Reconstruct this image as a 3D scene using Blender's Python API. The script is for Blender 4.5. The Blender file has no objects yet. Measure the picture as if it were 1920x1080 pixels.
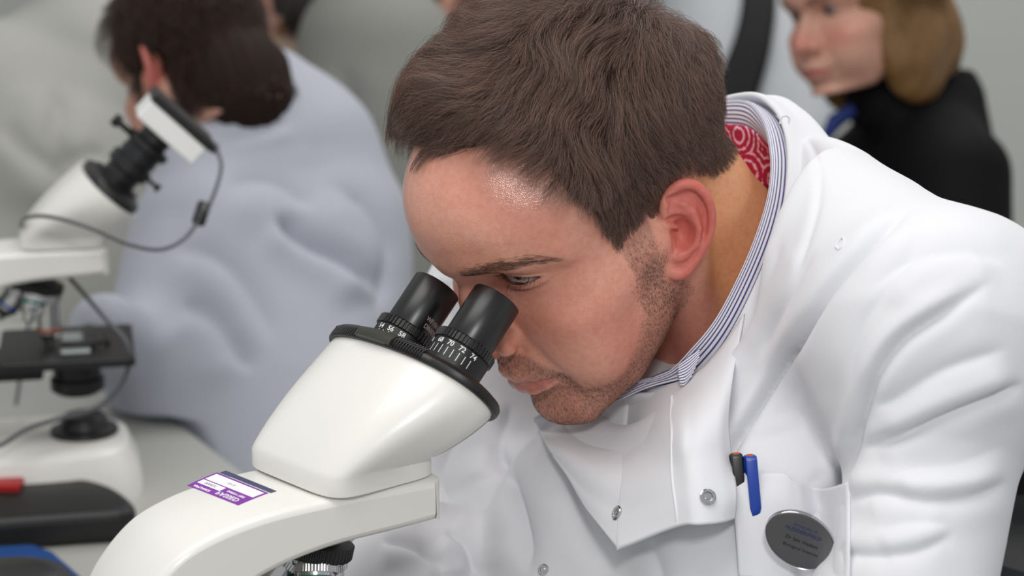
import bpy, bmesh, math, random
import numpy as np
from mathutils import Vector, Matrix

# ---------------------------------------------------------------- camera, world, lights
SC = bpy.context.scene
COL = SC.collection
PITCH = math.radians(13.0)
CAM_LOC = np.array([0.0, 0.0, 1.505])
FPX = 70.0 / 36.0 * 1920.0
cp, sp = math.cos(PITCH), math.sin(PITCH)
CR = np.array([[1, 0, 0], [0, sp, -cp], [0, cp, sp]], float)     # camera axes (x right, y up, z back) -> world

cam_d = bpy.data.cameras.new('camera'); cam = bpy.data.objects.new('camera', cam_d); COL.objects.link(cam)
cam.location = CAM_LOC
cam.rotation_euler = (math.pi / 2 - PITCH, 0, 0)
cam_d.sensor_width = 36.0; cam_d.lens = 70.0
cam_d.clip_start = 0.05; cam_d.clip_end = 60
cam_d.dof.use_dof = True; cam_d.dof.focus_distance = 1.15; cam_d.dof.aperture_fstop = 6.5
SC.camera = cam
SC.view_settings.view_transform = 'Standard'; SC.view_settings.look = 'None'
SC.view_settings.exposure = 0.0; SC.view_settings.gamma = 1.0; SC.view_settings.use_curve_mapping = False

world = bpy.data.worlds.new('room_light'); SC.world = world; world.use_nodes = True
wb = world.node_tree.nodes['Background']; wb.inputs[0].default_value = (0.965, 0.975, 1.0, 1); wb.inputs[1].default_value = 0.50

def c2w(q):      # camera-frame metres -> world
    return np.asarray(q, float) @ CR.T + CAM_LOC
def w2c(p):
    return (np.asarray(p, float) - CAM_LOC) @ CR
def P(px, py, d):   # a point of the place seen at pixel (px, py), d metres away along the view axis
    return c2w(np.array([(px - 960) / FPX * d, -(py - 540) / FPX * d, -d]))

def area_light(name, loc, target, size, power, color):
    l = bpy.data.lights.new(name, 'AREA'); l.shape = 'SQUARE'; l.size = size; l.energy = power; l.color = color
    o = bpy.data.objects.new(name, l); COL.objects.link(o); o.location = loc
    o.rotation_euler = (Vector(target) - Vector(loc)).to_track_quat('-Z', 'Y').to_euler()
    return o
area_light('flash', (0.06, -0.12, 1.93), (0.1, 1.2, 1.25), 0.17, 6.1, (1.0, 0.98, 0.96))
area_light('ceiling_light', (-0.3, 0.9, 2.75), (0, 1.3, 0.9), 1.2, 17, (1.0, 0.98, 0.95))
area_light('ceiling_light', (0.6, 3.0, 2.75), (0.6, 3.0, 0.9), 1.2, 22, (1.0, 0.98, 0.95))

# ---------------------------------------------------------------- tagging
def tag(o, label=None, cat=None, group=None, kind=None):
    if label: o['label'] = label
    if cat: o['category'] = cat
    if group: o['group'] = group
    if kind: o['kind'] = kind
    return o
def empty(name, loc=(0, 0, 0), parent=None):
    o = bpy.data.objects.new(name, None); COL.objects.link(o); o.location = loc
    o.empty_display_size = 0.05
    if parent: adopt(o, parent)
    return o
def adopt(o, parent):
    bpy.context.view_layer.update()
    o.parent = parent
    o.matrix_parent_inverse = parent.matrix_world.inverted()
    return o

# ---------------------------------------------------------------- materials
def lin(c):
    if isinstance(c, str):
        c = c.lstrip('#'); c = [int(c[i:i + 2], 16) / 255 for i in (0, 2, 4)]
    return tuple((x / 12.92 if x <= 0.04045 else ((x + 0.055) / 1.055) ** 2.4) for x in c) + (1.0,)
def mat(name, color, rough=0.5, metal=0.0, noise=None, bump=None, coat=0.0, sheen=0.0, spec=None, sss=None):
    m = bpy.data.materials.new(name); m.use_nodes = True
    nt = m.node_tree; b = nt.nodes['Principled BSDF']
    c = lin(color)
    b.inputs['Base Color'].default_value = c; b.inputs['Roughness'].default_value = rough; b.inputs['Metallic'].default_value = metal
    b.inputs['Coat Weight'].default_value = coat; b.inputs['Sheen Weight'].default_value = sheen
    if spec is not None: b.inputs['Specular IOR Level'].default_value = spec
    if sss:
        b.inputs['Subsurface Weight'].default_value = sss[0]; b.inputs['Subsurface Radius'].default_value = sss[1]; b.inputs['Subsurface Scale'].default_value = sss[2]
    tc = nt.nodes.new('ShaderNodeTexCoord')
    if noise:       # (scale, amount)
        n = nt.nodes.new('ShaderNodeTexNoise'); n.inputs['Scale'].default_value = noise[0]; n.inputs['Detail'].default_value = 4
        nt.links.new(tc.outputs['Object'], n.inputs['Vector'])
        mx = nt.nodes.new('ShaderNodeMix'); mx.data_type = 'RGBA'
        mx.inputs[6].default_value = tuple(x * (1 - noise[1]) for x in c[:3]) + (1,)
        mx.inputs[7].default_value = tuple(min(1, x * (1 + noise[1])) for x in c[:3]) + (1,)
        nt.links.new(n.outputs[0], mx.inputs[0]); nt.links.new(mx.outputs[2], b.inputs['Base Color'])
    if bump:        # (scale, strength, distance)
        n = nt.nodes.new('ShaderNodeTexNoise'); n.inputs['Scale'].default_value = bump[0]; n.inputs['Detail'].default_value = 3
        nt.links.new(tc.outputs['Object'], n.inputs['Vector'])
        bp = nt.nodes.new('ShaderNodeBump'); bp.inputs['Strength'].default_value = bump[1]; bp.inputs['Distance'].default_value = bump[2]
        nt.links.new(n.outputs[0], bp.inputs['Height']); nt.links.new(bp.outputs[0], b.inputs['Normal'])
    return m

# ---------------------------------------------------------------- mesh helpers
def mesh_obj(name, V, Fc, m=None, parent=None, smooth=True, attrs=None):
    """V (n,3) world coordinates, Fc list of faces or an (m,4)/(m,3) array"""
    V = np.asarray(V, dtype=np.float32)
    me = bpy.data.meshes.new(name)
    if isinstance(Fc, np.ndarray):
        k = Fc.shape[1]
        me.vertices.add(len(V)); me.vertices.foreach_set('co', V.ravel())
        me.loops.add(Fc.size); me.loops.foreach_set('vertex_index', Fc.astype(np.int32).ravel())
        me.polygons.add(len(Fc)); me.polygons.foreach_set('loop_start', np.arange(0, Fc.size, k, dtype=np.int32))
        me.update(calc_edges=True)
    else:
        me.from_pydata(V.tolist(), [], Fc); me.update()
    if smooth: me.polygons.foreach_set('use_smooth', np.ones(len(me.polygons), bool))
    if attrs:
        for k, a in attrs.items():
            a = np.asarray(a, np.float32)
            if a.ndim == 1:
                at = me.attributes.new(k, 'FLOAT', 'POINT'); at.data.foreach_set('value', a)
            else:
                at = me.attributes.new(k, 'FLOAT_COLOR', 'POINT')
                at.data.foreach_set('color', np.c_[a, np.ones(len(a))].astype(np.float32).ravel())
    o = bpy.data.objects.new(name, me); COL.objects.link(o)
    if m: me.materials.append(m)
    if parent: adopt(o, parent)
    return o

def grid_faces(nu, nv, wrap_u=False, wrap_v=False):
    i = np.arange(nu if wrap_u else nu - 1)[:, None]; j = np.arange(nv if wrap_v else nv - 1)[None]
    i2 = (i + 1) % nu; j2 = (j + 1) % nv
    return np.stack([i * nv + j, i2 * nv + j, i2 * nv + j2, i * nv + j2], -1).reshape(-1, 4)

class Mesh:     # collects pieces into one mesh
    def __init__(s): s.V = []; s.F = []; s.n = 0
    def add(s, V, Fc):
        V = np.asarray(V, float)
        s.V.append(V); s.F += [[int(i) + s.n for i in f] for f in Fc]; s.n += len(V); return s
    def build(s, name, m, parent=None, smooth=True, xf=None, bevel=0, sub=0, auto=None):
        V = np.concatenate(s.V)
        if xf is not None: V = xf(V)
        o = mesh_obj(name, V, s.F, m, parent, smooth)
        if bevel:
            b = o.modifiers.new('bevel', 'BEVEL'); b.width = bevel; b.segments = 3; b.limit_method = 'ANGLE'; b.angle_limit = math.radians(35)
        if sub:
            b = o.modifiers.new('sub', 'SUBSURF'); b.levels = sub; b.render_levels = sub
        if auto is not None and smooth:
            o.data.set_sharp_from_angle(angle=math.radians(auto))
        return o

def frame_from(axis, hint=(0, 0, 1)):
    a = np.asarray(axis, float); a = a / np.linalg.norm(a)
    h = np.asarray(hint, float)
    if abs(a @ h) > 0.95 * np.linalg.norm(h): h = np.array([1.0, 0, 0])
    u = np.cross(h, a); u /= np.linalg.norm(u); v = np.cross(a, u)
    return u, v, a
def lathe(prof, origin=(0, 0, 0), axis=(0, 0, 1), n=48, hint=(0, 0, 1), mod=None):
    """prof: list of (radius, height along axis); returns V, F (closed with caps)"""
    u, v, a = frame_from(axis, hint); o = np.asarray(origin, float)
    th = np.linspace(0, 2 * math.pi, n, endpoint=False)
    V = []
    for k, (r, h) in enumerate(prof):
        rr = r if mod is None else r * mod(th, k)
        V.append(o + np.cos(th)[:, None] * u * np.reshape(rr, (-1, 1)) + np.sin(th)[:, None] * v * np.reshape(rr, (-1, 1)) + a * h)
    V = np.concatenate(V); Fc = []
    for k in range(len(prof) - 1):
        for i in range(n):
            j = (i + 1) % n
            Fc.append([k * n + i, k * n + j, (k + 1) * n + j, (k + 1) * n + i])
    Fc.append(list(range(n - 1, -1, -1))); m0 = (len(prof) - 1) * n; Fc.append(list(range(m0, m0 + n)))
    return V, Fc
def catmull(pts, n=8, closed=False):
    p = np.asarray(pts, float)
    if closed: q = np.concatenate([p[-1:], p, p[:2]])
    else: q = np.concatenate([2 * p[:1] - p[1:2], p, 2 * p[-1:] - p[-2:-1]])
    out = []
    t = np.linspace(0, 1, n, endpoint=False)[:, None]
    for i in range(1, len(q) - 2):
        a, b, c, d = q[i - 1], q[i], q[i + 1], q[i + 2]
        out.append(0.5 * ((2 * b) + (c - a) * t + (2 * a - 5 * b + 4 * c - d) * t ** 2 + (3 * b - a - 3 * c + d) * t ** 3))
    out = np.concatenate(out)
    return out if closed else np.concatenate([out, p[-1:]])
def tube(pts, r, n=12, caps=True):
    p = np.asarray(pts, float); m = len(p); r = np.broadcast_to(np.asarray(r, float), (m,))
    t = np.gradient(p, axis=0); t /= np.linalg.norm(t, axis=1)[:, None] + 1e-12
    u, v, _ = frame_from(t[0]); V = []
    th = np.linspace(0, 2 * math.pi, n, endpoint=False)
    for k in range(m):
        u = u - (u @ t[k]) * t[k]; u /= np.linalg.norm(u); v = np.cross(t[k], u)
        V.append(p[k] + r[k] * (np.cos(th)[:, None] * u + np.sin(th)[:, None] * v))
    Fc = grid_faces(m, n, False, True)[:, ::-1].tolist()
    if caps: Fc.append(list(range(n))); Fc.append([(m - 1) * n + i for i in range(n - 1, -1, -1)])
    return np.concatenate(V), Fc
def prism(outline, z0, z1):     # outline (n,2) in x,y ; extruded along z
    o = np.asarray(outline, float); n = len(o)
    V = np.concatenate([np.c_[o, np.full(n, z0)], np.c_[o, np.full(n, z1)]])
    Fc = [list(range(n - 1, -1, -1)), list(range(n, 2 * n))] + [[i, (i + 1) % n, n + (i + 1) % n, n + i] for i in range(n)]
    return V, Fc
def box(c, s):
    c = np.asarray(c, float); s = np.asarray(s, float) / 2
    V = np.array([[x, y, z] for x in (-1, 1) for y in (-1, 1) for z in (-1, 1)]) * s + c
    return V, [[0, 1, 3, 2], [4, 6, 7, 5], [0, 4, 5, 1], [2, 3, 7, 6], [0, 2, 6, 4], [1, 5, 7, 3]]
def rrect(w, h, r, n=6):
    pts = []
    for cx, cy, a0 in ((w / 2 - r, h / 2 - r, 0), (-w / 2 + r, h / 2 - r, 90), (-w / 2 + r, -h / 2 + r, 180), (w / 2 - r, -h / 2 + r, 270)):
        for k in range(n + 1):
            a = math.radians(a0 + 90 * k / n); pts.append((cx + r * math.cos(a), cy + r * math.sin(a)))
    return np.array(pts)

def resample(pts, n):
    p = np.asarray(pts, float); s = np.r_[0, np.cumsum(np.linalg.norm(np.diff(p, axis=0), axis=1))]
    t = np.linspace(0, s[-1], n)
    return np.stack([np.interp(t, s, p[:, k]) for k in range(p.shape[1])], 1)

# ---------------------------------------------------------------- signed distance modelling
def smin(a, b, k):
    if k <= 0: return np.minimum(a, b)
    h = np.clip(0.5 + 0.5 * (b - a) / k, 0, 1)
    return b + (a - b) * h - k * h * (1 - h)
def smax(a, b, k): return -smin(-a, -b, k)
def s_ell(p, c, r, rot=None):
    q = p - np.asarray(c, np.float32)
    if rot is not None: q = q @ np.asarray(rot, np.float32)
    r = np.asarray(r, np.float32)
    k0 = np.linalg.norm(q / r, axis=-1); k1 = np.linalg.norm(q / (r * r), axis=-1)
    return k0 * (k0 - 1) / (k1 + 1e-9)
def s_cap(p, a, b, ra, rb):
    a = np.asarray(a, np.float32); b = np.asarray(b, np.float32)
    ba = b - a; pa = p - a
    h = np.clip((pa @ ba) / (ba @ ba), 0, 1)
    return np.linalg.norm(pa - h[..., None] * ba, axis=-1) - (ra + (rb - ra) * h)
def s_chain(p, pts, rs, k=0):
    d = None
    for i in range(len(pts) - 1):
        e = s_cap(p, pts[i], pts[i + 1], rs[i], rs[i + 1])
        d = e if d is None else smin(d, e, k)
    return d

def surface_nets(f, lo, hi, h, block=10, lip=1.3, jit=False):
    """mesh of f=0 inside the box lo..hi at cell size h; f takes (n,3) float32"""
    lo = np.asarray(lo, np.float32); hi = np.asarray(hi, np.float32)
    nb = np.ceil((hi - lo) / (h * block)).astype(int); n = nb * block + 1
    bs = h * block
    ci = np.stack(np.meshgrid(*[np.arange(k) for k in nb], indexing='ij'), -1).reshape(-1, 3)
    cc = lo + (ci + 0.5) * bs
    d0 = f(cc.astype(np.float32))
    D = np.empty(tuple(n), np.float32); D[:] = 1
    near = np.abs(d0) < bs * 0.87 * lip + 2 * h
    # fill far blocks with their sign
    s = np.repeat(np.repeat(np.repeat(np.where(d0 > 0, 9.0, -9.0).reshape(tuple(nb)).astype(np.float32), block, 0), block, 1), block, 2)
    D[:-1, :-1, :-1] = s; del s
    off = np.stack(np.meshgrid(*[np.arange(block + 1)] * 3, indexing='ij'), -1).reshape(-1, 3)
    idx = ci[near]
    for c in range(0, len(idx), 400):
        g = idx[c:c + 400][:, None, :] * block + off[None]
        v = f((lo + g * h).astype(np.float32).reshape(-1, 3)).astype(np.float32)
        g = g.reshape(-1, 3); D[g[:, 0], g[:, 1], g[:, 2]] = v
    ins = D < 0
    S = ins[:-1, :-1, :-1].astype(np.int8)
    for dx, dy, dz in ((1, 0, 0), (0, 1, 0), (0, 0, 1), (1, 1, 0), (1, 0, 1), (0, 1, 1), (1, 1, 1)):
        S = S + ins[dx:n[0] - 1 + dx, dy:n[1] - 1 + dy, dz:n[2] - 1 + dz]
    act = (S > 0) & (S < 8)
    A = np.argwhere(act); vid = np.full(act.shape, -1, np.int32); vid[act] = np.arange(len(A))
    acc = np.zeros((len(A), 3), np.float64); cnt = np.zeros(len(A))
    cor = [(0, 0, 0), (1, 0, 0), (0, 1, 0), (1, 1, 0), (0, 0, 1), (1, 0, 1), (0, 1, 1), (1, 1, 1)]
    val = {c: D[A[:, 0] + c[0], A[:, 1] + c[1], A[:, 2] + c[2]] for c in cor}
    for a in cor:
        for ax in range(3):
            if a[ax] == 0:
                b = list(a); b[ax] = 1; b = tuple(b)
                va, vb = val[a], val[b]; m = (va < 0) != (vb < 0)
                t = va[m] / (va[m] - vb[m])
                pt = np.tile(np.array(a, float), (m.sum(), 1)); pt[:, ax] = t
                acc[m] += pt; cnt[m] += 1
    V = (A + acc / cnt[:, None]) * h + lo
    Q = []
    for ax in range(3):
        sl0 = [slice(1, k - 1) for k in n]; sl1 = list(sl0)
        sl0[ax] = slice(0, n[ax] - 1); sl1[ax] = slice(1, n[ax])
        a = ins[tuple(sl0)]; b = ins[tuple(sl1)]
        e = np.argwhere(a != b); flip = a[e[:, 0], e[:, 1], e[:, 2]]
        o1, o2 = [(1, 2), (2, 0), (0, 1)][ax]
        base = e.copy()
        for k in range(3):
            if k != ax: base[:, k] += 1
        q = []
        for s1, s2 in ((-1, -1), (0, -1), (0, 0), (-1, 0)):
            c = base.copy(); c[:, o1] += s1; c[:, o2] += s2
            q.append(vid[c[:, 0], c[:, 1], c[:, 2]])
        q = np.stack(q, 1); q[~flip] = q[~flip][:, ::-1]
        Q.append(q)
    Q = np.concatenate(Q); Q = Q[(Q >= 0).all(1)]
    return V, Q
def sdf_grad(f, p, e=0.4):
    p = np.asarray(p, np.float32)
    g = np.stack([f(p + np.eye(3, dtype=np.float32)[k] * e) - f(p - np.eye(3, dtype=np.float32)[k] * e) for k in range(3)], -1)
    return g / (np.linalg.norm(g, axis=-1, keepdims=True) + 1e-9)
def v_normals(V, Q):
    n = np.cross(V[Q[:, 2]] - V[Q[:, 0]], V[Q[:, 3 % Q.shape[1]]] - V[Q[:, 1]])
    N = np.zeros_like(V)
    for k in range(Q.shape[1]):
        for a in range(3): N[:, a] += np.bincount(Q[:, k], n[:, a], len(V))
    return N / (np.linalg.norm(N, axis=1, keepdims=True) + 1e-12)
def smooth_mesh(V, Q, it=2, lam=0.5, w=None):
    E = np.concatenate([Q[:, [i, (i + 1) % Q.shape[1]]] for i in range(Q.shape[1])])
    E = np.concatenate([E, E[:, ::-1]])
    c = np.bincount(E[:, 0], minlength=len(V))[:, None] + 1e-9
    for _ in range(it):
        L = np.stack([np.bincount(E[:, 0], V[E[:, 1], a], len(V)) for a in range(3)], 1) / c - V
        V = V + lam * L * (1 if w is None else w[:, None])
    return V
# ---------------------------------------------------------------- the man's head: frame in millimetres (x his left, y back, z up)
HR = np.array([[0.56606543, 0.7154111, -0.40958137], [-0.21645395, 0.60840361, 0.76353961], [0.79543549, -0.34355787, 0.49924981]])
HT = np.array([52.06, 45.75, -1221.13])
def h2w(p):     # head millimetres -> world metres
    return c2w((np.asarray(p, float) @ HR.T + HT) / 1000.0)
def w2h(p):
    return (w2c(p) * 1000.0 - HT) @ HR
def rotx(a):
    c, s = math.cos(math.radians(a)), math.sin(math.radians(a)); return np.array([[1, 0, 0], [0, c, -s], [0, s, c]])
def rotz(a):
    c, s = math.cos(math.radians(a)), math.sin(math.radians(a)); return np.array([[c, -s, 0], [s, c, 0], [0, 0, 1]])
def roty(a):
    c, s = math.cos(math.radians(a)), math.sin(math.radians(a)); return np.array([[c, 0, s], [0, 1, 0], [-s, 0, c]])

EYE = np.array([30.5, 70.0, 20.0]); EYE_R = 12.2
# neck end points in the head frame
NECK_A = np.array([0, -32, -30.]); 
_T = (c2w([0, 0, 0]), )
def sdf_face(x, F, z, p):
    """p (n,3) = (|x|, F, z)"""
    d = s_ell(p, (0, -20, 50), (76, 79, 74))
    d = smin(d, s_ell(p, (0, 37, 54), (71, 67, 64)), 18)
    d = smin(d, s_ell(p, (0, 26, -6), (63, 64, 62)), 14)
    d = smin(d, s_ell(p, (0, 34, -58), (47, 52, 36)), 16)          # lower face
    d = smin(d, s_ell(p, (44, 30, -34), (21, 32, 38)), 14)         # masseter, side of the face
    d = smin(d, s_chain(p, [(57, 4, -20), (48, 17, -46), (37, 44, -71), (16, 76, -87)], [13, 13, 14, 12], 4), 16)   # jaw line
    d = smin(d, s_ell(p, (0, 80, -86), (21, 19, 16)), 9)           # chin
    d = smin(d, s_ell(p, (0, 72, -48), (30, 30, 24)), 12)          # muzzle
    d = smin(d, s_ell(p, (43, 56, -13), (23, 25, 16)), 16)         # cheek bone
    d = smin(d, s_cap(p, (50, 44, -8), (64, 8, 0), 13, 10), 16)     # zygomatic arch
    d = smin(d, s_ell(p, (34, 60, -38), (28, 28, 30)), 18)         # cheek
    d = smin(d, s_chain(p, [(4, 90, 36), (22, 88, 39), (39, 78, 40), (55, 62, 34)], [10, 8.5, 8, 8], 3), 10)   # brow ridge
    d = smax(d, -s_ell(p, (30, 100, 20), (19, 22, 12.5)), 8)          # eye socket
    d = smax(d, -s_ell(p, (16, 97, 16), (9, 16, 13)), 6)           # by the nose root
    # nose
    nb = s_chain(p, [(0, 84, 26), (0, 93, 8), (0, 102, -8), (0, 107, -19)], [7.0, 7.5, 9, 10.5], 3)
    d = smin(d, nb, 7)
    d = smin(d, s_cap(p, (4, 88, 0), (8, 94, -18), 7, 8.5), 7)
    d = smin(d, s_ell(p, (14.5, 95.5, -23), (6.5, 10.5, 8.0)), 4.0)  # wing
    d = smin(d, s_cap(p, (0, 110, -25), (0, 98, -31), 4.6, 4.4), 3)  # columella
    d = smax(d, -s_ell(p, (7.2, 104, -30.5), (3.4, 7, 3.5)), 1.8)    # nostril
    d = smax(d, -s_chain(p, [(22, 96, -20), (21.5, 93, -26), (17, 93, -32.5)], [1.4, 1.8, 1.2], 0), 3.4)   # crease round the wing
    # philtrum and lips
    d = smax(d, -s_cap(p, (0, 104.5, -36), (0, 108, -43), 1.6, 2.2), 4)
    up = s_chain(p, [(0, 99.2, -48.3), (6, 99.2, -47.4), (15, 95, -50), (25, 86.5, -54)], [6.0, 5.9, 4.6, 2.4], 1.5)
    d = smin(d, up, 2.6)
    lo_ = s_chain(p, [(0, 98.0, -59.2), (9, 96.8, -59.2), (17, 92.5, -57.8), (25, 86.5, -55)], [6.4, 6.0, 4.6, 2.2], 1.5)
    d = smin(d, lo_, 2.4)
    d = smax(d, -s_chain(p, [(0, 107, -53.8), (8, 105.4, -53.4), (17, 99, -54), (25.5, 91, -54.8), (28.5, 89.5, -56)], [1.1, 1.1, 1.0, 1.1, .9], 0), 1.5)
    d = smax(d, -s_ell(p, (0, 106, -71.5), (17, 8.5, 5.0)), 7)      # under the lower lip
    d = smax(d, -s_ell(p, (31, 94, -60), (5, 9, 8)), 6)             # corner of the mouth
    d = d + 1.5 * np.exp(-(s_chain(p, [(22, 94.5, -24), (30, 90, -36), (35, 84, -50)], [.1, .1, .1], 0) / 5.5) ** 2)
    # eyeball hole, lids
    e = p - EYE.astype(np.float32); re = np.linalg.norm(e, axis=-1)
    lid = re - (EYE_R + 1.9)
    d = smin(d, lid, 3.6)
    ex = e[:, 0] + 0.5; ez = e[:, 2]
    tpos = np.clip(ex / 14.5, -1, 1)
    zu = -0.2 + 4.1 * (1 - tpos ** 2) ** 0.8 - 0.8 * (tpos)       # upper lid margin
    zl = -0.9 - 4.3 * (1 - tpos ** 2) ** 0.9 + 0.4 * tpos
    ap = np.maximum(np.maximum(ez - zu, zl - ez), np.maximum(np.abs(ex) - 14.2, 4 - e[:, 1]))
    d = smax(d, -ap, 0.9)
    d = smax(d, -(re - (EYE_R + 0.05)), 0.3)
    # upper lid fold and lower lid fold
    fold = np.abs(ez - (zu + 3.4 + 0.6 * tpos)) 
    m = np.clip(1 - np.abs(ex) / 17, 0, 1) ** 0.5 * (e[:, 1] > 3) * np.exp(-np.maximum(re - EYE_R - 6, 0))
    d = d + 1.3 * np.exp(-(fold / 0.9) ** 2) * m
    fold = np.abs(ez - (zl - 5.2 - 0.5 * tpos))
    d = d + 1.1 * np.exp(-(fold / 1.1) ** 2) * m
    # upper corner of the forehead is flatter than an egg
    _n = np.array([0.775, 0.30, 0.555], np.float32); d = smax(d, p @ (_n / np.linalg.norm(_n)) - 105.5, 16)
    # temple
    d = smax(d, -s_ell(p, (82, 48, 34), (14, 24, 24)), 12)
    return d

# ear in its own frame: origin at the tragus; eu = back along the ear, ev = up, ew = outwards
EAR_O = np.array([69.5, -4.0, 1.0])
_eu = np.array([0.50, 0.86, -0.27]); _eu /= np.linalg.norm(_eu)
_ev = np.array([0.06, 0.26, 0.96]); _ev -= _ev @ _eu * _eu; _ev /= np.linalg.norm(_ev)
_ew = np.cross(_eu, _ev); _ew = _ew if _ew[0] > 0 else -_ew
EAR_M = np.stack([_eu, _ev, _ew], 1).astype(np.float32)
def E3(u, v, w): return (u, v, w)
HELIX = [(8, 7, -2), (4, 13, 0), (3, 22, 1.5), (7, 31, 3), (16, 36.5, 4), (26, 34, 4), (33, 24, 4), (35, 12, 3.5), (33, 0, 3), (28, -10, 2.5), (21, -19, 2), (13, -26, 1.5), (6, -25, 0.5), (3, -18, -1)]
HELR = [2.0, 2.6, 2.9, 3.2, 3.3, 3.2, 3.1, 3.0, 2.9, 3.0, 3.4, 4.4, 4.2, 3.0]
_hp = catmull(np.c_[np.array(HELIX, float), HELR], 4)
HELIX = [tuple(v[:3]) for v in _hp]; HELR = [float(v[3]) for v in _hp]
def sdf_ear(p):
    q = (p - EAR_O.astype(np.float32)) @ EAR_M
    q = q * np.array([1.17, 1.1, 1.0], np.float32)
    # body plate
    c = s_ell(q, (17, 7, -0.5), (19, 30, 3.2))
    c = smin(c, s_ell(q, (12, -18, 0), (10, 10, 3.0)), 4)
    plate = c
    back = s_ell(q, (10, 2, -7), (13, 17, 9))
    d = smin(plate, back, 5)
    d = smin(d, s_chain(q, HELIX, HELR, 1.0), 1.6)
    # antihelix
    d = smin(d, s_chain(q, [(14, 25, 0.5), (22, 16, 2.2), (25.5, 4, 3.2), (22, -7, 3.2), (15, -12, 3.0)], [2.2, 2.8, 3.0, 2.8, 2.6], 1), 3.2)
    d = smin(d, s_cap(q, (6, 17, -0.5), (22, 15, 1.5), 1.9, 2.4), 3.0)
    # concha
    d = smax(d, -s_ell(q, (12.5, 1.5, 4), (9.0, 11, 10.5)), 2.4)
    d = smax(d, -s_ell(q, (9, 11.5, 4), (8, 4.2, 6)), 2.6)
    d = smax(d, -s_ell(q, (14.5, 28, 5.0), (10.5, 4.8, 4.6), None), 1.8)       # fossa
    d = smax(d, -s_chain(q, [(26, 25, 4.8), (29.6, 13, 4.6), (28.5, 0, 4.4)], [2.0, 1.9, 1.6], 0), 1.8)
    # helix root and tragus, antitragus
    d = smin(d, s_cap(q, (3, 9, 0), (11, 5, -2), 2.4, 1.6), 2.5)
    d = smin(d, s_ell(q, (2.0, -3.5, 1.6), (4.0, 6.0, 3.0)), 3.5)
    d = smin(d, s_ell(q, (11, -14, 3), (5, 3.2, 2.8)), 3)
    d = smax(d, -s_cap(q, (7.0, -9.5, 4.5), (7.5, -2, 2), 1.6, 3), 2)
    return d
NECK = [(0, -42, 12), (0, -44, -30), (0, -52, -75), (0, -60, -120), (0, -70, -170)]     # (x, F, z)
NECKR = [50, 55, 58, 63, 74]
def sdf_head(p):
    p = np.asarray(p, np.float32)
    x = np.abs(p[:, 0]); F = -p[:, 1]; z = p[:, 2]
    q = np.stack([x, F, z], -1)
    d = sdf_face(x, F, z, q)
    nk = s_chain(q, NECK, NECKR, 10)
    nk = smin(nk, s_cap(q, (60, -14, -26), (20, -6, -150), 12, 12), 14)   # neck muscle
    d = smin(d, nk, 13)
    m = (q[:, 0] > 55) & (F > -70) & (F < 36) & (z > -50) & (z < 60)
    if m.any():
        e = sdf_ear(q[m] * np.array([1, -1, 1], np.float32)); d[m] = smin(d[m], e, 3.0)
    return d

# measured corrections: where the plain head's landmarks fall in the picture plane and where this man's lie
_WP = np.array([
 (755, 344, 749, 344), (761, 391, 753, 390), (778, 437, 766, 437), (802, 484, 790, 484), (862, 522, 845, 522), (878, 583, 861, 583), (875, 611, 864, 611),
 (984, 528, 978, 525), (1010, 525, 1019, 517), (986, 648, 974, 641), (935, 690, 938, 690), (1041, 711, 1046, 706), (994, 761, 1000, 757), (1058, 797, 1072, 793),
 (1219, 695, 1205, 697), (1284, 578, 1270, 578), (1256, 644, 1242, 640), (1150, 480, 1150, 480), (1100, 250, 1100, 250), (900, 150, 900, 150), (1250, 150, 1250, 150),
 (1380, 400, 1380, 400), (1400, 600, 1400, 600), (1080, 600, 1080, 600), (1250, 450, 1250, 450), (1300, 760, 1300, 760), (900, 350, 898, 350), (1000, 430, 1000, 430)], float)
def _tps_fit(A, B, reg=30.0):
    n = len(A); r = np.linalg.norm(A[:, None] - A[None], axis=2) / 100
    K = np.where(r > 0, r * r * np.log(r + 1e-9), 0) + np.eye(n) * reg / 1000
    Pm = np.c_[np.ones(n), A / 100]
    L = np.block([[K, Pm], [Pm.T, np.zeros((3, 3))]])
    return np.linalg.solve(L, np.r_[B, np.zeros((3, 2))])
_TC = _tps_fit(_WP[:, :2], _WP[:, 2:] - _WP[:, :2])
def head_shape(p):
    """head millimetres -> world metres, with the man's own proportions"""
    q = np.asarray(p, float) @ HR.T + HT
    d = -q[:, 2]; px = np.c_[960 + FPX * q[:, 0] / d, 540 - FPX * q[:, 1] / d]
    out = np.empty((len(q), 2))
    for c in range(0, len(q), 50000):
        X = px[c:c + 50000]
        r = np.linalg.norm(X[:, None] - _WP[None, :, :2], axis=2) / 100
        K = np.where(r > 0, r * r * np.log(r + 1e-9), 0)
        out[c:c + 50000] = K @ _TC[:-3] + np.c_[np.ones(len(X)), X / 100] @ _TC[-3:]
    f = np.exp(-(np.maximum(np.linalg.norm(px - [1060, 450], axis=1) - 420, 0) / 150) ** 2)
    out *= f[:, None]
    q[:, 0] += out[:, 0] * d / FPX; q[:, 1] -= out[:, 1] * d / FPX
    return c2w(q / 1000)
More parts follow.
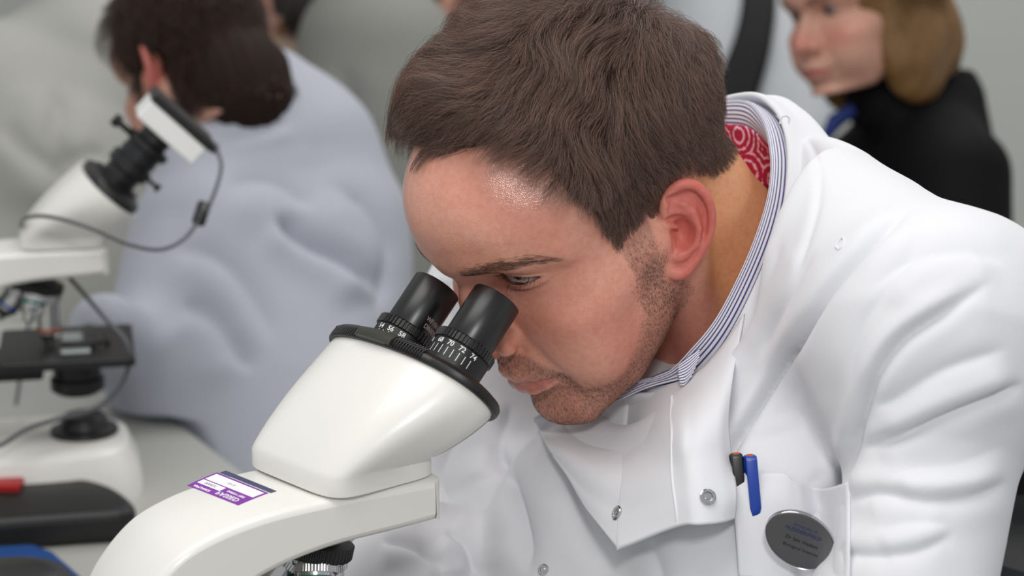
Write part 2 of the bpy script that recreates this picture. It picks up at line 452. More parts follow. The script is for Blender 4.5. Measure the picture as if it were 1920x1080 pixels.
# ---------------------------------------------------------------- hair, skin and the man
def sstep(a, b, x):
    t = np.clip((np.asarray(x, float) - a) / (b - a), 0, 1); return t * t * (3 - 2 * t)
def hair_obj(name, pts, rad, m, parent=None, taper=0.25):
    """pts (n,k,3) world metres; rad metres"""
    n, k, _ = pts.shape
    hc = bpy.data.hair_curves.new(name)
    hc.add_curves([k] * n)
    hc.position_data.foreach_set('vector', pts.astype(np.float32).ravel()) if hasattr(hc, 'position_data') else hc.attributes['position'].data.foreach_set('vector', pts.astype(np.float32).ravel())
    a = hc.attributes.get('radius') or hc.attributes.new('radius', 'FLOAT', 'POINT')
    r = np.linspace(1, taper, k)[None] ** 0.7 * np.broadcast_to(np.asarray(rad, float).reshape(-1, 1), (n, 1))
    a.data.foreach_set('value', r.astype(np.float32).ravel())
    hc.materials.append(m)
    o = bpy.data.objects.new(name, hc); COL.objects.link(o)
    if parent: adopt(o, parent)
    return o
def hair_mat(name, color, rough=0.3, rnd=0.35, rrough=0.2, coat=0.0):
    m = bpy.data.materials.new(name); m.use_nodes = True; nt = m.node_tree
    nt.nodes.clear()
    out = nt.nodes.new('ShaderNodeOutputMaterial'); h = nt.nodes.new('ShaderNodeBsdfHairPrincipled')
    try: h.model = 'CHIANG'
    except Exception: pass
    h.parametrization = 'COLOR'
    info = nt.nodes.new('ShaderNodeHairInfo')
    c = lin(color)
    mx = nt.nodes.new('ShaderNodeMix'); mx.data_type = 'RGBA'
    mx.inputs[6].default_value = tuple(x * (1 - rnd) for x in c[:3]) + (1,); mx.inputs[7].default_value = tuple(min(1, x * (1 + rnd * 1.6)) for x in c[:3]) + (1,)
    nt.links.new(info.outputs['Random'], mx.inputs[0]); nt.links.new(mx.outputs[2], h.inputs['Color'])
    h.inputs['Roughness'].default_value = rough; h.inputs['Radial Roughness'].default_value = rrough; h.inputs['Coat'].default_value = coat
    nt.links.new(h.outputs[0], out.inputs[0])
    return m
def noise3(p, s, seed=0):       # smooth pseudo-noise, (n,3) -> (n,)
    r = np.random.default_rng(seed); o = 0
    for k in range(6):
        w = r.normal(size=3); w /= np.linalg.norm(w); o = o + np.sin(p @ w * s * r.uniform(.7, 1.6) + r.uniform(0, 6.28))
    return o / 3.0
def in_poly(x, y, poly):
    poly = np.asarray(poly, float); c = np.zeros(len(x), bool); n = len(poly)
    for i in range(n):
        x0, y0 = poly[i]; x1, y1 = poly[(i + 1) % n]
        m = ((y0 > y) != (y1 > y)) & (x < (x1 - x0) * (y - y0) / (y1 - y0 + 1e-12) + x0)
        c ^= m
    return c
SCALP = [(88, 107), (74, 106), (62, 103), (50, 101), (41, 96), (39, 88), (44, 77), (44, 62), (37, 47), (31, 24), (30, -10), (16, -8), (9, 8), (4, 20), (-4, 36), (-20, 40), (-32, 32), (-44, 16), (-62, 2), (-90, -8), (-130, -10), (-130, 150), (88, 150)]
SC_P = catmull(np.array(SCALP[:20], float), 5)
SCALP = [tuple(v) for v in SC_P] + SCALP[20:]
def skull(p):       # the smooth form hair follows
    q = np.stack([np.abs(p[:, 0]), -p[:, 1], p[:, 2]], -1)
    d = s_ell(q, (0, -20, 50), (76, 79, 74))
    d = smin(d, s_ell(q, (0, 38, 54), (71, 68, 62)), 18)
    d = smin(d, s_ell(q, (0, 26, -6), (63, 64, 62)), 14)
    d = smin(d, s_chain(q, [(0, -42, 12), (0, -44, -30), (0, -52, -75)], [50, 55, 58], 10), 13)
    return d
def sample_faces(V, Q, w, n, rng):
    a = V[Q[:, 0]]; b = V[Q[:, 1]]; c = V[Q[:, 2]]; d = V[Q[:, 3]]
    ar = np.linalg.norm(np.cross(c - a, d - b), axis=1) * w
    i = rng.choice(len(Q), n, p=ar / ar.sum()); u = rng.random((n, 1)); v = rng.random((n, 1))
    return (a[i] * (1 - u) + b[i] * u) * (1 - v) + (d[i] * (1 - u) + c[i] * u) * v

HH = globals().get('HH', 0.85)
hV, hQ = surface_nets(sdf_head, (-95, -135, -165), (95, 115, 135), HH, block=8)
hV = smooth_mesh(hV, hQ, 1, 0.4)
hN = v_normals(hV, hQ)
_x = np.abs(hV[:, 0]); _F = -hV[:, 1]; _z = hV[:, 2]; _q = np.stack([_x, _F, _z], -1).astype(np.float32)
ear_d = sdf_ear(hV.astype(np.float32) * np.array([1, 1, 1], np.float32) if False else np.stack([_x, hV[:, 1], _z], -1).astype(np.float32))
is_ear = sstep(3.0, 0.8, ear_d)
# ---- skin colour: true pigment differences, plus painted crease shade and warm neck light
def lerpc(C, m, col): 
    return C * (1 - m[:, None]) + np.array(lin(col)[:3]) * m[:, None]
skC = np.tile(np.array(lin('#e4a58e')[:3]), (len(hV), 1))
n1 = noise3(hV, 0.09, 3); n2 = noise3(hV, 0.35, 4)
skC = lerpc(skC, 0.38 * sstep(-.4, 1.2, n1), '#cf7a66')
skC = lerpc(skC, 0.12 * sstep(-.2, 1.5, n2), '#b87058')
g3 = lambda c, r: np.exp(-((_q - c) ** 2 / np.asarray(r, float) ** 2).sum(1))
skC = lerpc(skC, 0.42 * np.clip(g3((42, 72, -14), (24, 30, 18)), 0, 1), '#c46a58')      # cheek
skC = lerpc(skC, 0.50 * np.clip(g3((6, 108, -16), (18, 18, 16)), 0, 1), '#c0604e')       # nose
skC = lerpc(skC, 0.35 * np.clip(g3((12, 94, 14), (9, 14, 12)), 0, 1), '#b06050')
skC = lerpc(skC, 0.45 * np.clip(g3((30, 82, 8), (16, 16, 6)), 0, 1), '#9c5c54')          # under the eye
skC = lerpc(skC, 0.72 * is_ear * sstep(-6, 12, (np.stack([_x, hV[:, 1], _z], -1) - EAR_O) @ EAR_M[:, 0]), '#cf5f58')
neckm = sstep(-12, -26, _F) * (1 - is_ear)
skC = lerpc(skC, 0.7 * neckm * sstep(45, 10, _z), '#ecac74')  # lighter orange on the neck stands in for warmer light there
lipd = np.minimum(s_chain(_q, [(0, 101, -50.5), (6, 101, -49.8), (15, 97, -51.2), (25, 89, -54.3)], [4.4, 4.6, 3.0, 1.0], 1),
                  s_chain(_q, [(0, 101, -57.5), (9, 99.5, -57.5), (17, 95.5, -56.5), (25, 88.5, -55)], [5.0, 4.8, 3.6, 1.0], 1))
lipm = sstep(0.9, -0.7, lipd)
skC = lerpc(skC, 0.75 * lipm, '#b0615c')
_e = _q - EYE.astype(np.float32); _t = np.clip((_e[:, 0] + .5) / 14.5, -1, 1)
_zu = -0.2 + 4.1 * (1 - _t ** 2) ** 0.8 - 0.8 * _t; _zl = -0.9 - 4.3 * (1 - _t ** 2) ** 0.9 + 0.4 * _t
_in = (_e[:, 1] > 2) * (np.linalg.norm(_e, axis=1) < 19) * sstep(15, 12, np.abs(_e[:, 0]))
skC = lerpc(skC, .8 * _in * np.exp(-((_e[:, 2] - _zu) / 1.0) ** 2), '#5c352c')      # lid margins, then painted shade in the folds above and below
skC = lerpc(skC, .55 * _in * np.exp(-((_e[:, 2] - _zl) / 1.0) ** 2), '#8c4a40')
skC = lerpc(skC, .45 * _in * np.exp(-((_e[:, 2] - (_zu + 3.4 + .6 * _t)) / .9) ** 2), '#8a5244')  # shade of the upper lid fold, painted as darker skin
skC = lerpc(skC, .4 * _in * np.exp(-((_e[:, 2] - (_zl - 5.2 - .5 * _t)) / 1.2) ** 2), '#94584c')  # shade of the fold under the eye, put into the skin colour
# beard shadow: hair roots seen in the skin
chin_b = g3((0, 92, -84), (34, 30, 24)); 
jawb = sstep(9, 0, np.abs(s_chain(_q, [(70, 16, -14), (62, 14, -44), (46, 40, -72), (22, 78, -90), (0, 90, -92)], [8, 13, 15, 16, 16], 4)) * (s_chain(_q, [(70, 16, -14), (62, 14, -44), (46, 40, -72), (22, 78, -90), (0, 90, -92)], [8, 13, 15, 16, 16], 4) > 0))
mus = sstep(5, 0, s_chain(_q, [(3, 101, -40), (16, 98, -42), (30, 90, -54), (31, 86, -66)], [3.5, 4.5, 3.5, 4.5], 1))
soul = sstep(5, 0, s_cap(_q, (0, 98, -70), (0, 98, -80), 6, 12))
beard = np.clip(np.maximum(np.maximum(jawb, chin_b * 1.4), np.maximum(mus, soul)), 0, 1) * (1 - lipm) * (1 - is_ear)
beard *= sstep(-70, -40, _F) * sstep(-24, -18, -_z * 0 + _F) 
skC = lerpc(skC, 0.34 * beard, '#6e5148')
scalp = in_poly(_F, _z, SCALP) & (ear_d > 2.2)
scf = scalp.astype(float)
for _ in range(3):
    pass
E_ = np.concatenate([hQ[:, [i, (i + 1) % 4]] for i in range(4)]); E_ = np.concatenate([E_, E_[:, ::-1]]); _c = np.bincount(E_[:, 0], minlength=len(hV))
for _ in range(8): scf = np.bincount(E_[:, 0], scf[E_[:, 1]], len(hV)) / np.maximum(_c, 1)
skC = lerpc(skC, (0.25 + 0.6 * sstep(4, 34, _z)) * sstep(.35, .95, scf), '#2c211c')
for (pp, r) in (((66, 40, 30), 0.1), ((68, 44, 2), 0.05)):   # small moles
    skC = lerpc(skC, 0.7 * np.exp(-(((_q - pp) ** 2).sum(1)) / (r + 1.0) ** 2), '#7a4030')
skin = mat('skin', '#c98f72', 0.42, sss=(0.10, (1.0, 0.35, 0.18), 0.004), spec=0.5)
nt = skin.node_tree; b = nt.nodes['Principled BSDF']
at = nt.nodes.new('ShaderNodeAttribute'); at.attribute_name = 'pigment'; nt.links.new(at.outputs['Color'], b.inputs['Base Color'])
at2 = nt.nodes.new('ShaderNodeAttribute'); at2.attribute_name = 'oil'
mr = nt.nodes.new('ShaderNodeMapRange'); mr.inputs['To Min'].default_value = 0.48; mr.inputs['To Max'].default_value = 0.19
nt.links.new(at2.outputs['Fac'], mr.inputs['Value']); nt.links.new(mr.outputs[0], b.inputs['Roughness'])
cw = nt.nodes.new('ShaderNodeMath'); cw.operation = 'MULTIPLY'; cw.inputs[1].default_value = 0.75; nt.links.new(at2.outputs['Fac'], cw.inputs[0]); nt.links.new(cw.outputs[0], b.inputs['Coat Weight']); b.inputs['Coat Roughness'].default_value = 0.2
tc = nt.nodes.new('ShaderNodeTexCoord')
mn = nt.nodes.new('ShaderNodeTexNoise'); mn.inputs['Scale'].default_value = 260; mn.inputs['Detail'].default_value = 6; mn.inputs['Roughness'].default_value = .65; nt.links.new(tc.outputs['Object'], mn.inputs['Vector'])
mramp = nt.nodes.new('ShaderNodeMapRange'); mramp.inputs['From Min'].default_value = .4; mramp.inputs['From Max'].default_value = .72; mramp.inputs['To Max'].default_value = .55; nt.links.new(mn.outputs[0], mramp.inputs['Value'])
mm = nt.nodes.new('ShaderNodeMix'); mm.data_type = 'RGBA'; mm.blend_type = 'MULTIPLY'; mm.inputs[7].default_value = (0.86, 0.62, 0.55, 1)
nt.links.new(mramp.outputs[0], mm.inputs[0]); nt.links.new(at.outputs['Color'], mm.inputs[6]); nt.links.new(mm.outputs[2], b.inputs['Base Color'])
vo = nt.nodes.new('ShaderNodeTexVoronoi'); vo.inputs['Scale'].default_value = 1500
nz = nt.nodes.new('ShaderNodeTexNoise'); nz.inputs['Scale'].default_value = 700; nz.inputs['Detail'].default_value = 4
nt.links.new(tc.outputs['Object'], vo.inputs['Vector']); nt.links.new(tc.outputs['Object'], nz.inputs['Vector'])
ad = nt.nodes.new('ShaderNodeMath'); nt.links.new(vo.outputs['Distance'], ad.inputs[0]); nt.links.new(nz.outputs[0], ad.inputs[1])
bp = nt.nodes.new('ShaderNodeBump'); bp.inputs['Strength'].default_value = 0.55; bp.inputs['Distance'].default_value = 0.0002
nt.links.new(ad.outputs[0], bp.inputs['Height']); nt.links.new(bp.outputs[0], b.inputs['Normal']); nt.links.new(bp.outputs[0], b.inputs['Coat Normal'])
oil = np.clip(g3((45, 72, 80), (44, 50, 34)) * 1.5 + 0.6 * g3((8, 108, -12), (14, 14, 14)) + .5 * lipm + .35 * g3((45, 80, 44), (14, 14, 8)), 0, 1)

man = empty('person', h2w([0, 60, -600]))
man['label'] = 'man with short brown hair in a white lab coat, looking into the front microscope'
man['category'] = 'person'
hW = head_shape(hV)
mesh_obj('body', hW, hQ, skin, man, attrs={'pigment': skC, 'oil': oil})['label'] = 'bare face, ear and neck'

# ---- eyes
eyew = mat('eye_white', '#b5a49c', 0.08, coat=0.6); iris = mat('eye_iris', '#2a3436', 0.1, noise=(1400, .5), coat=1.0); pup = mat('eye_pupil', '#050505', 0.05, coat=1.0)
gaze = np.array([0.32, -0.94, 0.06]); gaze /= np.linalg.norm(gaze)
for s in (1, -1):
    c = np.array([s * EYE[0], -EYE[1], EYE[2]])
    an = list(np.linspace(math.radians(27), math.pi - .02, 24))
    Ve, Fe = lathe([(EYE_R * math.sin(a), EYE_R * math.cos(a)) for a in an], c, gaze, 40)
    eo = mesh_obj('eyeball', head_shape(Ve), Fe, eyew, man)
    Vi, Fi = lathe([(0.01, EYE_R * math.cos(math.radians(27)) - .3), (2.0, EYE_R * math.cos(math.radians(27)) - .2), (5.6, EYE_R * math.cos(math.radians(27)) + .02), (5.6, 8)], c, gaze, 40)
    mesh_obj('iris', head_shape(Vi), Fi, iris, eo)
    Vp, Fp = lathe([(0.01, EYE_R * math.cos(math.radians(27)) + .45), (1.2, EYE_R * math.cos(math.radians(27)) + .4), (2.1, EYE_R * math.cos(math.radians(27)) + .05), (2.1, 9)], c, gaze, 32)
    mesh_obj('pupil', head_shape(Vp), Fp, pup, eo)

# ---- hair on the head
rng = np.random.default_rng(7)
def strand_mat(name, c0, c1, rough=0.42, spec=0.45):
    m = bpy.data.materials.new(name); m.use_nodes = True; nt = m.node_tree; b = nt.nodes['Principled BSDF']
    info = nt.nodes.new('ShaderNodeHairInfo'); mx = nt.nodes.new('ShaderNodeMix'); mx.data_type = 'RGBA'
    mx.inputs[6].default_value = lin(c0); mx.inputs[7].default_value = lin(c1)
    nt.links.new(info.outputs['Random'], mx.inputs[0]); nt.links.new(mx.outputs[2], b.inputs['Base Color'])
    b.inputs['Roughness'].default_value = rough; b.inputs['Specular IOR Level'].default_value = spec
    return m
hairm = strand_mat('brown_hair', '#1b110c', '#8e6d5d', 0.36, 0.6)
def grow(root, L, H, dirf, steps=9, seed=1, wob=0.25, clump=None, cs=0.0, hfun=None):
    n = len(root); P0 = root.copy(); out = [P0]
    step = (L / steps)[:, None]
    for k in range(steps):
        g = sdf_grad(skull, P0, 0.8); d = dirf(P0, root)
        d = d + wob * np.stack([noise3(P0, .11, seed), noise3(P0, .11, seed + 1), noise3(P0, .11, seed + 2)], -1)
        t = d - (d * g).sum(1, keepdims=True) * g; t /= np.linalg.norm(t, axis=1, keepdims=True) + 1e-9
        P1 = P0 + t * step
        want = H * sstep(0, 0.75, (k + 1) / steps) if hfun is None else hfun(P1, H, (k + 1) / steps)
        P1 = P1 + g * ((want - skull(P1.astype(np.float32)))[:, None] * 0.75)
        P0 = P1; out.append(P0)
    S = np.stack(out, 1)
    if clump is not None and cs > 0:
        nc = len(clump); from_i = np.empty(n, int)
        for c in range(0, n, 4000):
            from_i[c:c + 4000] = np.argmin(((root[c:c + 4000, None] - root[clump][None]) ** 2).sum(2), 1)
        G = S[clump[from_i]]; w = (np.linspace(0, 1, S.shape[1]) ** 1.2)[None, :, None] * cs * rng.uniform(.5, 1.1, n)[:, None, None]
        S = S * (1 - w) + (G + (S[:, :1] - G[:, :1]) * .35) * w
    return S
def comb(p, root):
    x = root[:, 0]; F = -root[:, 1]; z = root[:, 2]
    top = sstep(62, 100, z + 0.25 * F * 0)[:, None]; front = sstep(-20, 60, F)[:, None]
    side = np.stack([0 * x, -(0.50 + 0 * x), -1.0 + 0 * x], -1)
    back = np.stack([0 * x, 0.1 + 0 * x, -1.0 + 0 * x], -1)
    sd = side * front + back * (1 - front) + np.stack([0 * x, 0 * x, 0 * x], -1)
    tp = np.stack([-1.05 + 0.35 * noise3(root, .035, 11), -0.85 + 0 * x, 0.15 + 0 * x], -1) * (0.25 + .75 * front) + np.stack([x * .012, 0 * x - .2, -0.5 + 0 * x], -1) * (1 - front)
    return sd * (1 - top) + tp * top
def head_hair(n, quick=1.0):
    n = int(n * quick)
    w = (scf[hQ].mean(1) > 0.5) * 1.0
    # density falls off at the sideburn
    r = sample_faces(hV, hQ, w * (0.8 + 0.2 * sstep(-6, 26, hV[hQ[:, 0], 2])), n, rng)
    F = -r[:, 1]; z = r[:, 2]; x = r[:, 0]
    top = sstep(58, 98, z)
    front = sstep(20, 85, F)
    L = 11 + 5 * sstep(10, 50, z) + top * (28 + 7 * sstep(0, 40, F)) * (1 - .64 * sstep(42, 72, F))
    L *= 1 - 0.55 * sstep(26, -2, z) * (F > 5); L *= 1 - 0.5 * sstep(20, -40, z) * (F < 5)
    L *= rng.uniform(.75, 1.12, n)
    H = 3.2 + 2.5 * sstep(20, 60, z) * sstep(30, -20, F) + top * (13 + 23 * sstep(-15, 40, F) + 20 * sstep(15, -35, x) * sstep(66, 44, F)) * (1 - .35 * sstep(56, 80, F)) + 2.5 * sstep(30, 60, z) - 3.5 * top * (1 - front)
    H *= rng.uniform(.35, 1.12, n) ** 0.9
    H *= 1 - 0.6 * sstep(30, 0, z)
    edge = ~in_poly(F + 8, z - 5, SCALP) & (z > 60); L = np.where(edge, L * .62, L); H = np.where(edge, H * .5, H)
    ncl = max(50, n // 26); clump = rng.choice(n, ncl, replace=False)
    hf = lambda P1, H_, f: H_ * sstep(0, .75, f) * (1 - .78 * sstep(58, 94, -P1[:, 1]))
    S = grow(r, L, H, comb, 9, 21, 0.30, clump, 0.62, hf)
    S += rng.normal(0, 1, S.shape) * (np.linspace(0, 1, S.shape[1]) ** 1.5)[None, :, None] * 0.55
    for gv, s0 in ((np.array([-.566, -.715, .41]), 119.0), (np.array([-.603, -.359, .713]), 129.0)):
        gv = gv / np.linalg.norm(gv); ex_ = np.maximum(S @ gv - s0 - rng.normal(0, 2.2, (n, 1)), 0); S = S - (ex_ - 30 * (1 - np.exp(-ex_ / 30)) * .62)[..., None] * gv      # the front is cut to a rounded line
    # a few loose wisps fall over the forehead
    near = np.where((np.abs(r[:, 0] - 16) < 16) & (F > 66) & (z > 96))[0]; wi = rng.choice(near, min(170, len(near)), replace=False); rw = r[wi] + [0, 0, -1.5]
    wd = lambda p, root: np.tile([-.45, -.80, -.45], (len(p), 1))
    Sw = grow(rw, rng.uniform(14, 27, len(wi)), rng.uniform(1.5, 5, len(wi)), wd, 9, 77, .25, rng.choice(len(wi), 9, replace=False), .75)
    S[wi] = Sw
    ws = head_shape(S.reshape(-1, 3)).reshape(S.shape)
    return hair_obj('hair', ws, 0.000085 * rng.uniform(.7, 1.2, n), hairm, man)
ho = head_hair(globals().get('NHAIR', 70000)); tag(ho, 'short brown hair swept forward off the parting', kind='stuff')

# ---- brows, lashes and stubble
def tiny(name, roots, N, dirs, L, bend, rad, m, lab=None, jit=.25, segs=3):
    n = len(roots); d = dirs + rng.normal(0, jit, roots.shape); d = d - (d * N).sum(1, keepdims=True) * N; d /= np.linalg.norm(d, axis=1, keepdims=True)
    S = [roots - N * .15]
    for k in range(1, segs + 1):
        f = k / segs; S.append(roots + (d * (f * (1 - bend) + bend * f * f) + N * (f * (1 - .5 * f)) * bend) * L[:, None])
    S = np.stack(S, 1); ws = head_shape(S.reshape(-1, 3)).reshape(S.shape)
    o = hair_obj(name, ws, rad, m, man); tag(o, lab, kind='stuff'); return o
brow_c = np.array([(18, -99, 35), (25, -98, 37.5), (34, -95, 39), (44, -90, 40), (53, -82, 38.5), (60, -72, 33)], np.float32)
for _ in range(6): brow_c = brow_c - sdf_grad(sdf_head, brow_c) * sdf_head(brow_c)[:, None]
bd = s_chain(_q, brow_c * [1, -1, 1], [4.6, 6.0, 6.0, 5.4, 4.4, 2.4], 1)
fN = hN[hQ].mean(1); fN /= np.linalg.norm(fN, axis=1, keepdims=True)
def pick(w, n):
    ar = w / w.sum(); i = rng.choice(len(hQ), n, p=ar); u = rng.random((n, 1)); v = rng.random((n, 1))
    a, b_, c, d = (hV[hQ[i, k]] for k in range(4))
    return (a * (1 - u) + b_ * u) * (1 - v) + (d * (1 - u) + c * u) * v, fN[i]
darkh = strand_mat('brow_hair', '#33241b', '#7d5f4b'); stubm = strand_mat('stubble_hair', '#33241b', '#8a6c56')
r_, N_ = pick(sstep(1.5, -4.5, bd[hQ].mean(1)) ** 1.3 * (fN[:, 1] < -.2), 1500)
sgn = np.sign(r_[:, :1])
tiny('eyebrows', r_, N_, np.c_[sgn * .95, 0.45 * np.ones(len(r_)), 0.30 - 0.02 * (np.abs(r_[:, 0]) - 20)], rng.uniform(3.5, 6.5, len(r_)), .18, 0.000055, darkh)
r_, N_ = pick(beard[hQ].mean(1) * (fN[:, 1] < .7), int(20000 * globals().get('QUICK', 1.0)))
tiny('stubble', r_, N_, np.c_[0.1 * np.sign(r_[:, 0]), -.15 * np.ones(len(r_)), -np.ones(len(r_))], rng.uniform(.9, 1.9, len(r_)), .32, 0.00006, stubm, 'short dark stubble along the jaw, chin and lip', .35)
# sparse hairs that run from the sideburn into the beard
w_ = sstep(8, 0, s_chain(_q, [(70, 20, 8), (70, 22, -14), (68, 18, -30)], [5, 7, 8], 2))[hQ].mean(1) * (is_ear[hQ].mean(1) < .2)
r_, N_ = pick(w_, 1300)
tiny('sideburn', r_, N_, np.c_[0 * r_[:, 0], 0.1 * np.ones(len(r_)), -np.ones(len(r_))], rng.uniform(1.5, 3.6, len(r_)), .15, 0.00006, stubm, None, .16)
# lashes
LS = []
for s in (1, -1):
    for up, cnt in ((1, 46), (0, 34)):
        ex = np.linspace(-4 if up else -5, 13.2, cnt) + rng.normal(0, .15, cnt); t = np.clip((ex + .5) / 14.5, -1, 1)
        ez = (-0.2 + 4.1 * (1 - t ** 2) ** .8 - .8 * t) if up else (-.9 - 4.3 * (1 - t ** 2) ** .9 + .4 * t)
        R_ = EYE_R + 1.7; ey = np.sqrt(np.maximum(R_ ** 2 - ex ** 2 - ez ** 2, 1)); o = np.stack([ex, -ey, ez], -1) + np.array([EYE[0], -EYE[1], EYE[2]])
        L = rng.uniform(4, 6.2, cnt) if up else rng.uniform(2.5, 4, cnt)
        d = np.stack([ex * .06, -np.ones(cnt), np.full(cnt, -.15 if up else -.45)], -1) + rng.normal(0, .12, (cnt, 3)); d /= np.linalg.norm(d, axis=1, keepdims=True)
        k = np.linspace(0, 1, 6)[None, :, None]; cur = np.array([.25, 0, .65 if up else -.1])[None, None]
        S = o[:, None] + (d[:, None] * k + cur * k ** 2) * L[:, None, None]; S[..., 0] *= s; LS.append(S)
LS = np.concatenate(LS)
tag(hair_obj('eyelashes', head_shape(LS.reshape(-1, 3)).reshape(LS.shape), 0.00008, strand_mat('lash', '#120d0a', '#241812'), man), kind='stuff')
# ---------------------------------------------------------------- microscopes
TABLE_Z = 0.900
white_p = mat('white_enamel', '#e6e5df', 0.30, coat=0.25, bump=(900, 0.05, 0.0002))
black_p = mat('black_plastic', '#131313', 0.42, bump=(1500, 0.1, 0.0002))
black_m = mat('black_anodised', '#0d0e10', 0.33, bump=(2500, 0.10, 0.0001), spec=0.6)
grey_m = mat('scale_band', '#202326', 0.35)
green_t = mat('dark_olive_plastic', '#2c2d22', 0.45)
ink_w = mat('white_ink', '#e8e8e8', 0.5); ink_g = mat('pale_engraving', '#b09a96', 0.5)
chrome = mat('chrome', '#c9c9c9', 0.18, metal=1.0)
glass_d = mat('lens_glass', '#0a0b0d', 0.05, coat=1.0)
purple = mat('purple_print', '#7d2a9c', 0.45); paper_w = mat('sticker_paper', '#f2f0ee', 0.5); navy = mat('navy_print', '#39405e', 0.5)

_dg = None
def text_geo(s, size, bold=0.0):
    """flat text as (V (n,2), F), centred at the origin"""
    c = bpy.data.curves.new('t', 'FONT'); c.body = s; c.size = size; c.align_x = 'CENTER'; c.align_y = 'CENTER'; c.offset = bold; c.resolution_u = 3
    o = bpy.data.objects.new('t', c); COL.objects.link(o)
    me = bpy.data.meshes.new_from_object(o.evaluated_get(bpy.context.evaluated_depsgraph_get()))
    V = np.array([v.co[:2] for v in me.vertices]).reshape(-1, 2); Fc = [list(p.vertices) for p in me.polygons]
    bpy.data.objects.remove(o); bpy.data.curves.remove(c); bpy.data.meshes.remove(me)
    return V, Fc
def sheet(V2, Fc, fn, h=0.05):      # put flat art on a surface: fn(V2, height) -> 3-D; gives it real thickness
    n = len(V2); top = fn(V2, h); bot = fn(V2, 0.0)
    from collections import Counter
    ed = Counter()
    for f in Fc:
        for i in range(len(f)): ed[(f[i], f[(i + 1) % len(f)])] += 1
    side = [[a, a + n, b + n, b] for (a, b) in ed if (b, a) not in ed]
    return np.concatenate([top, bot]), [list(f) for f in Fc] + [[i + n for i in f[::-1]] for f in Fc] + [s[::-1] for s in side]
def superell(A, B, n, e=2.5, ph=0):
    t = np.linspace(0, 2 * math.pi, n, endpoint=False) + ph
    c, s = np.cos(t), np.sin(t)
    return np.stack([A * np.sign(c) * np.abs(c) ** (2 / e), B * np.sign(s) * np.abs(s) ** (2 / e)], 1)
ALPHA = math.radians(46)
AX = np.array([0, math.cos(ALPHA), math.sin(ALPHA)]); BX = np.array([0, -math.sin(ALPHA), math.cos(ALPHA)]); SX = np.array([1.0, 0, 0])
MT = np.array([0, 80, 93.0])    # midpoint of the two eyepiece tops

ARM_TOP = catmull(np.array([(33, 0), (0, 0), (-34, -0.5), (-72, -2.6), (-105, -9), (-129, -20.5), (-151, -46), (-166, -84), (-172, -130), (-173, -190)], float), 8)
ARM_BOT = catmull(np.array([(33, -24), (5, -26), (-34, -28.5), (-64, -34), (-87, -43), (-106, -60), (-118, -86), (-123, -130), (-124, -190)], float), 8)
_al = np.r_[0, np.cumsum(np.linalg.norm(np.diff(ARM_TOP, axis=0), axis=1))]
def on_arm(V2, h):      # x across the arm, y along it backwards from the front end
    Y = np.interp(V2[:, 1], _al, ARM_TOP[:, 0]); Z = np.interp(V2[:, 1], _al, ARM_TOP[:, 1])
    t = np.gradient(ARM_TOP, axis=0); t /= np.linalg.norm(t, axis=1)[:, None]
    ny = np.interp(V2[:, 1], _al, t[:, 1]); nz = -np.interp(V2[:, 1], _al, t[:, 0])
    return np.stack([V2[:, 0], Y + ny * h * np.sign(nz) * -1 * -1, Z + nz * h], 1)
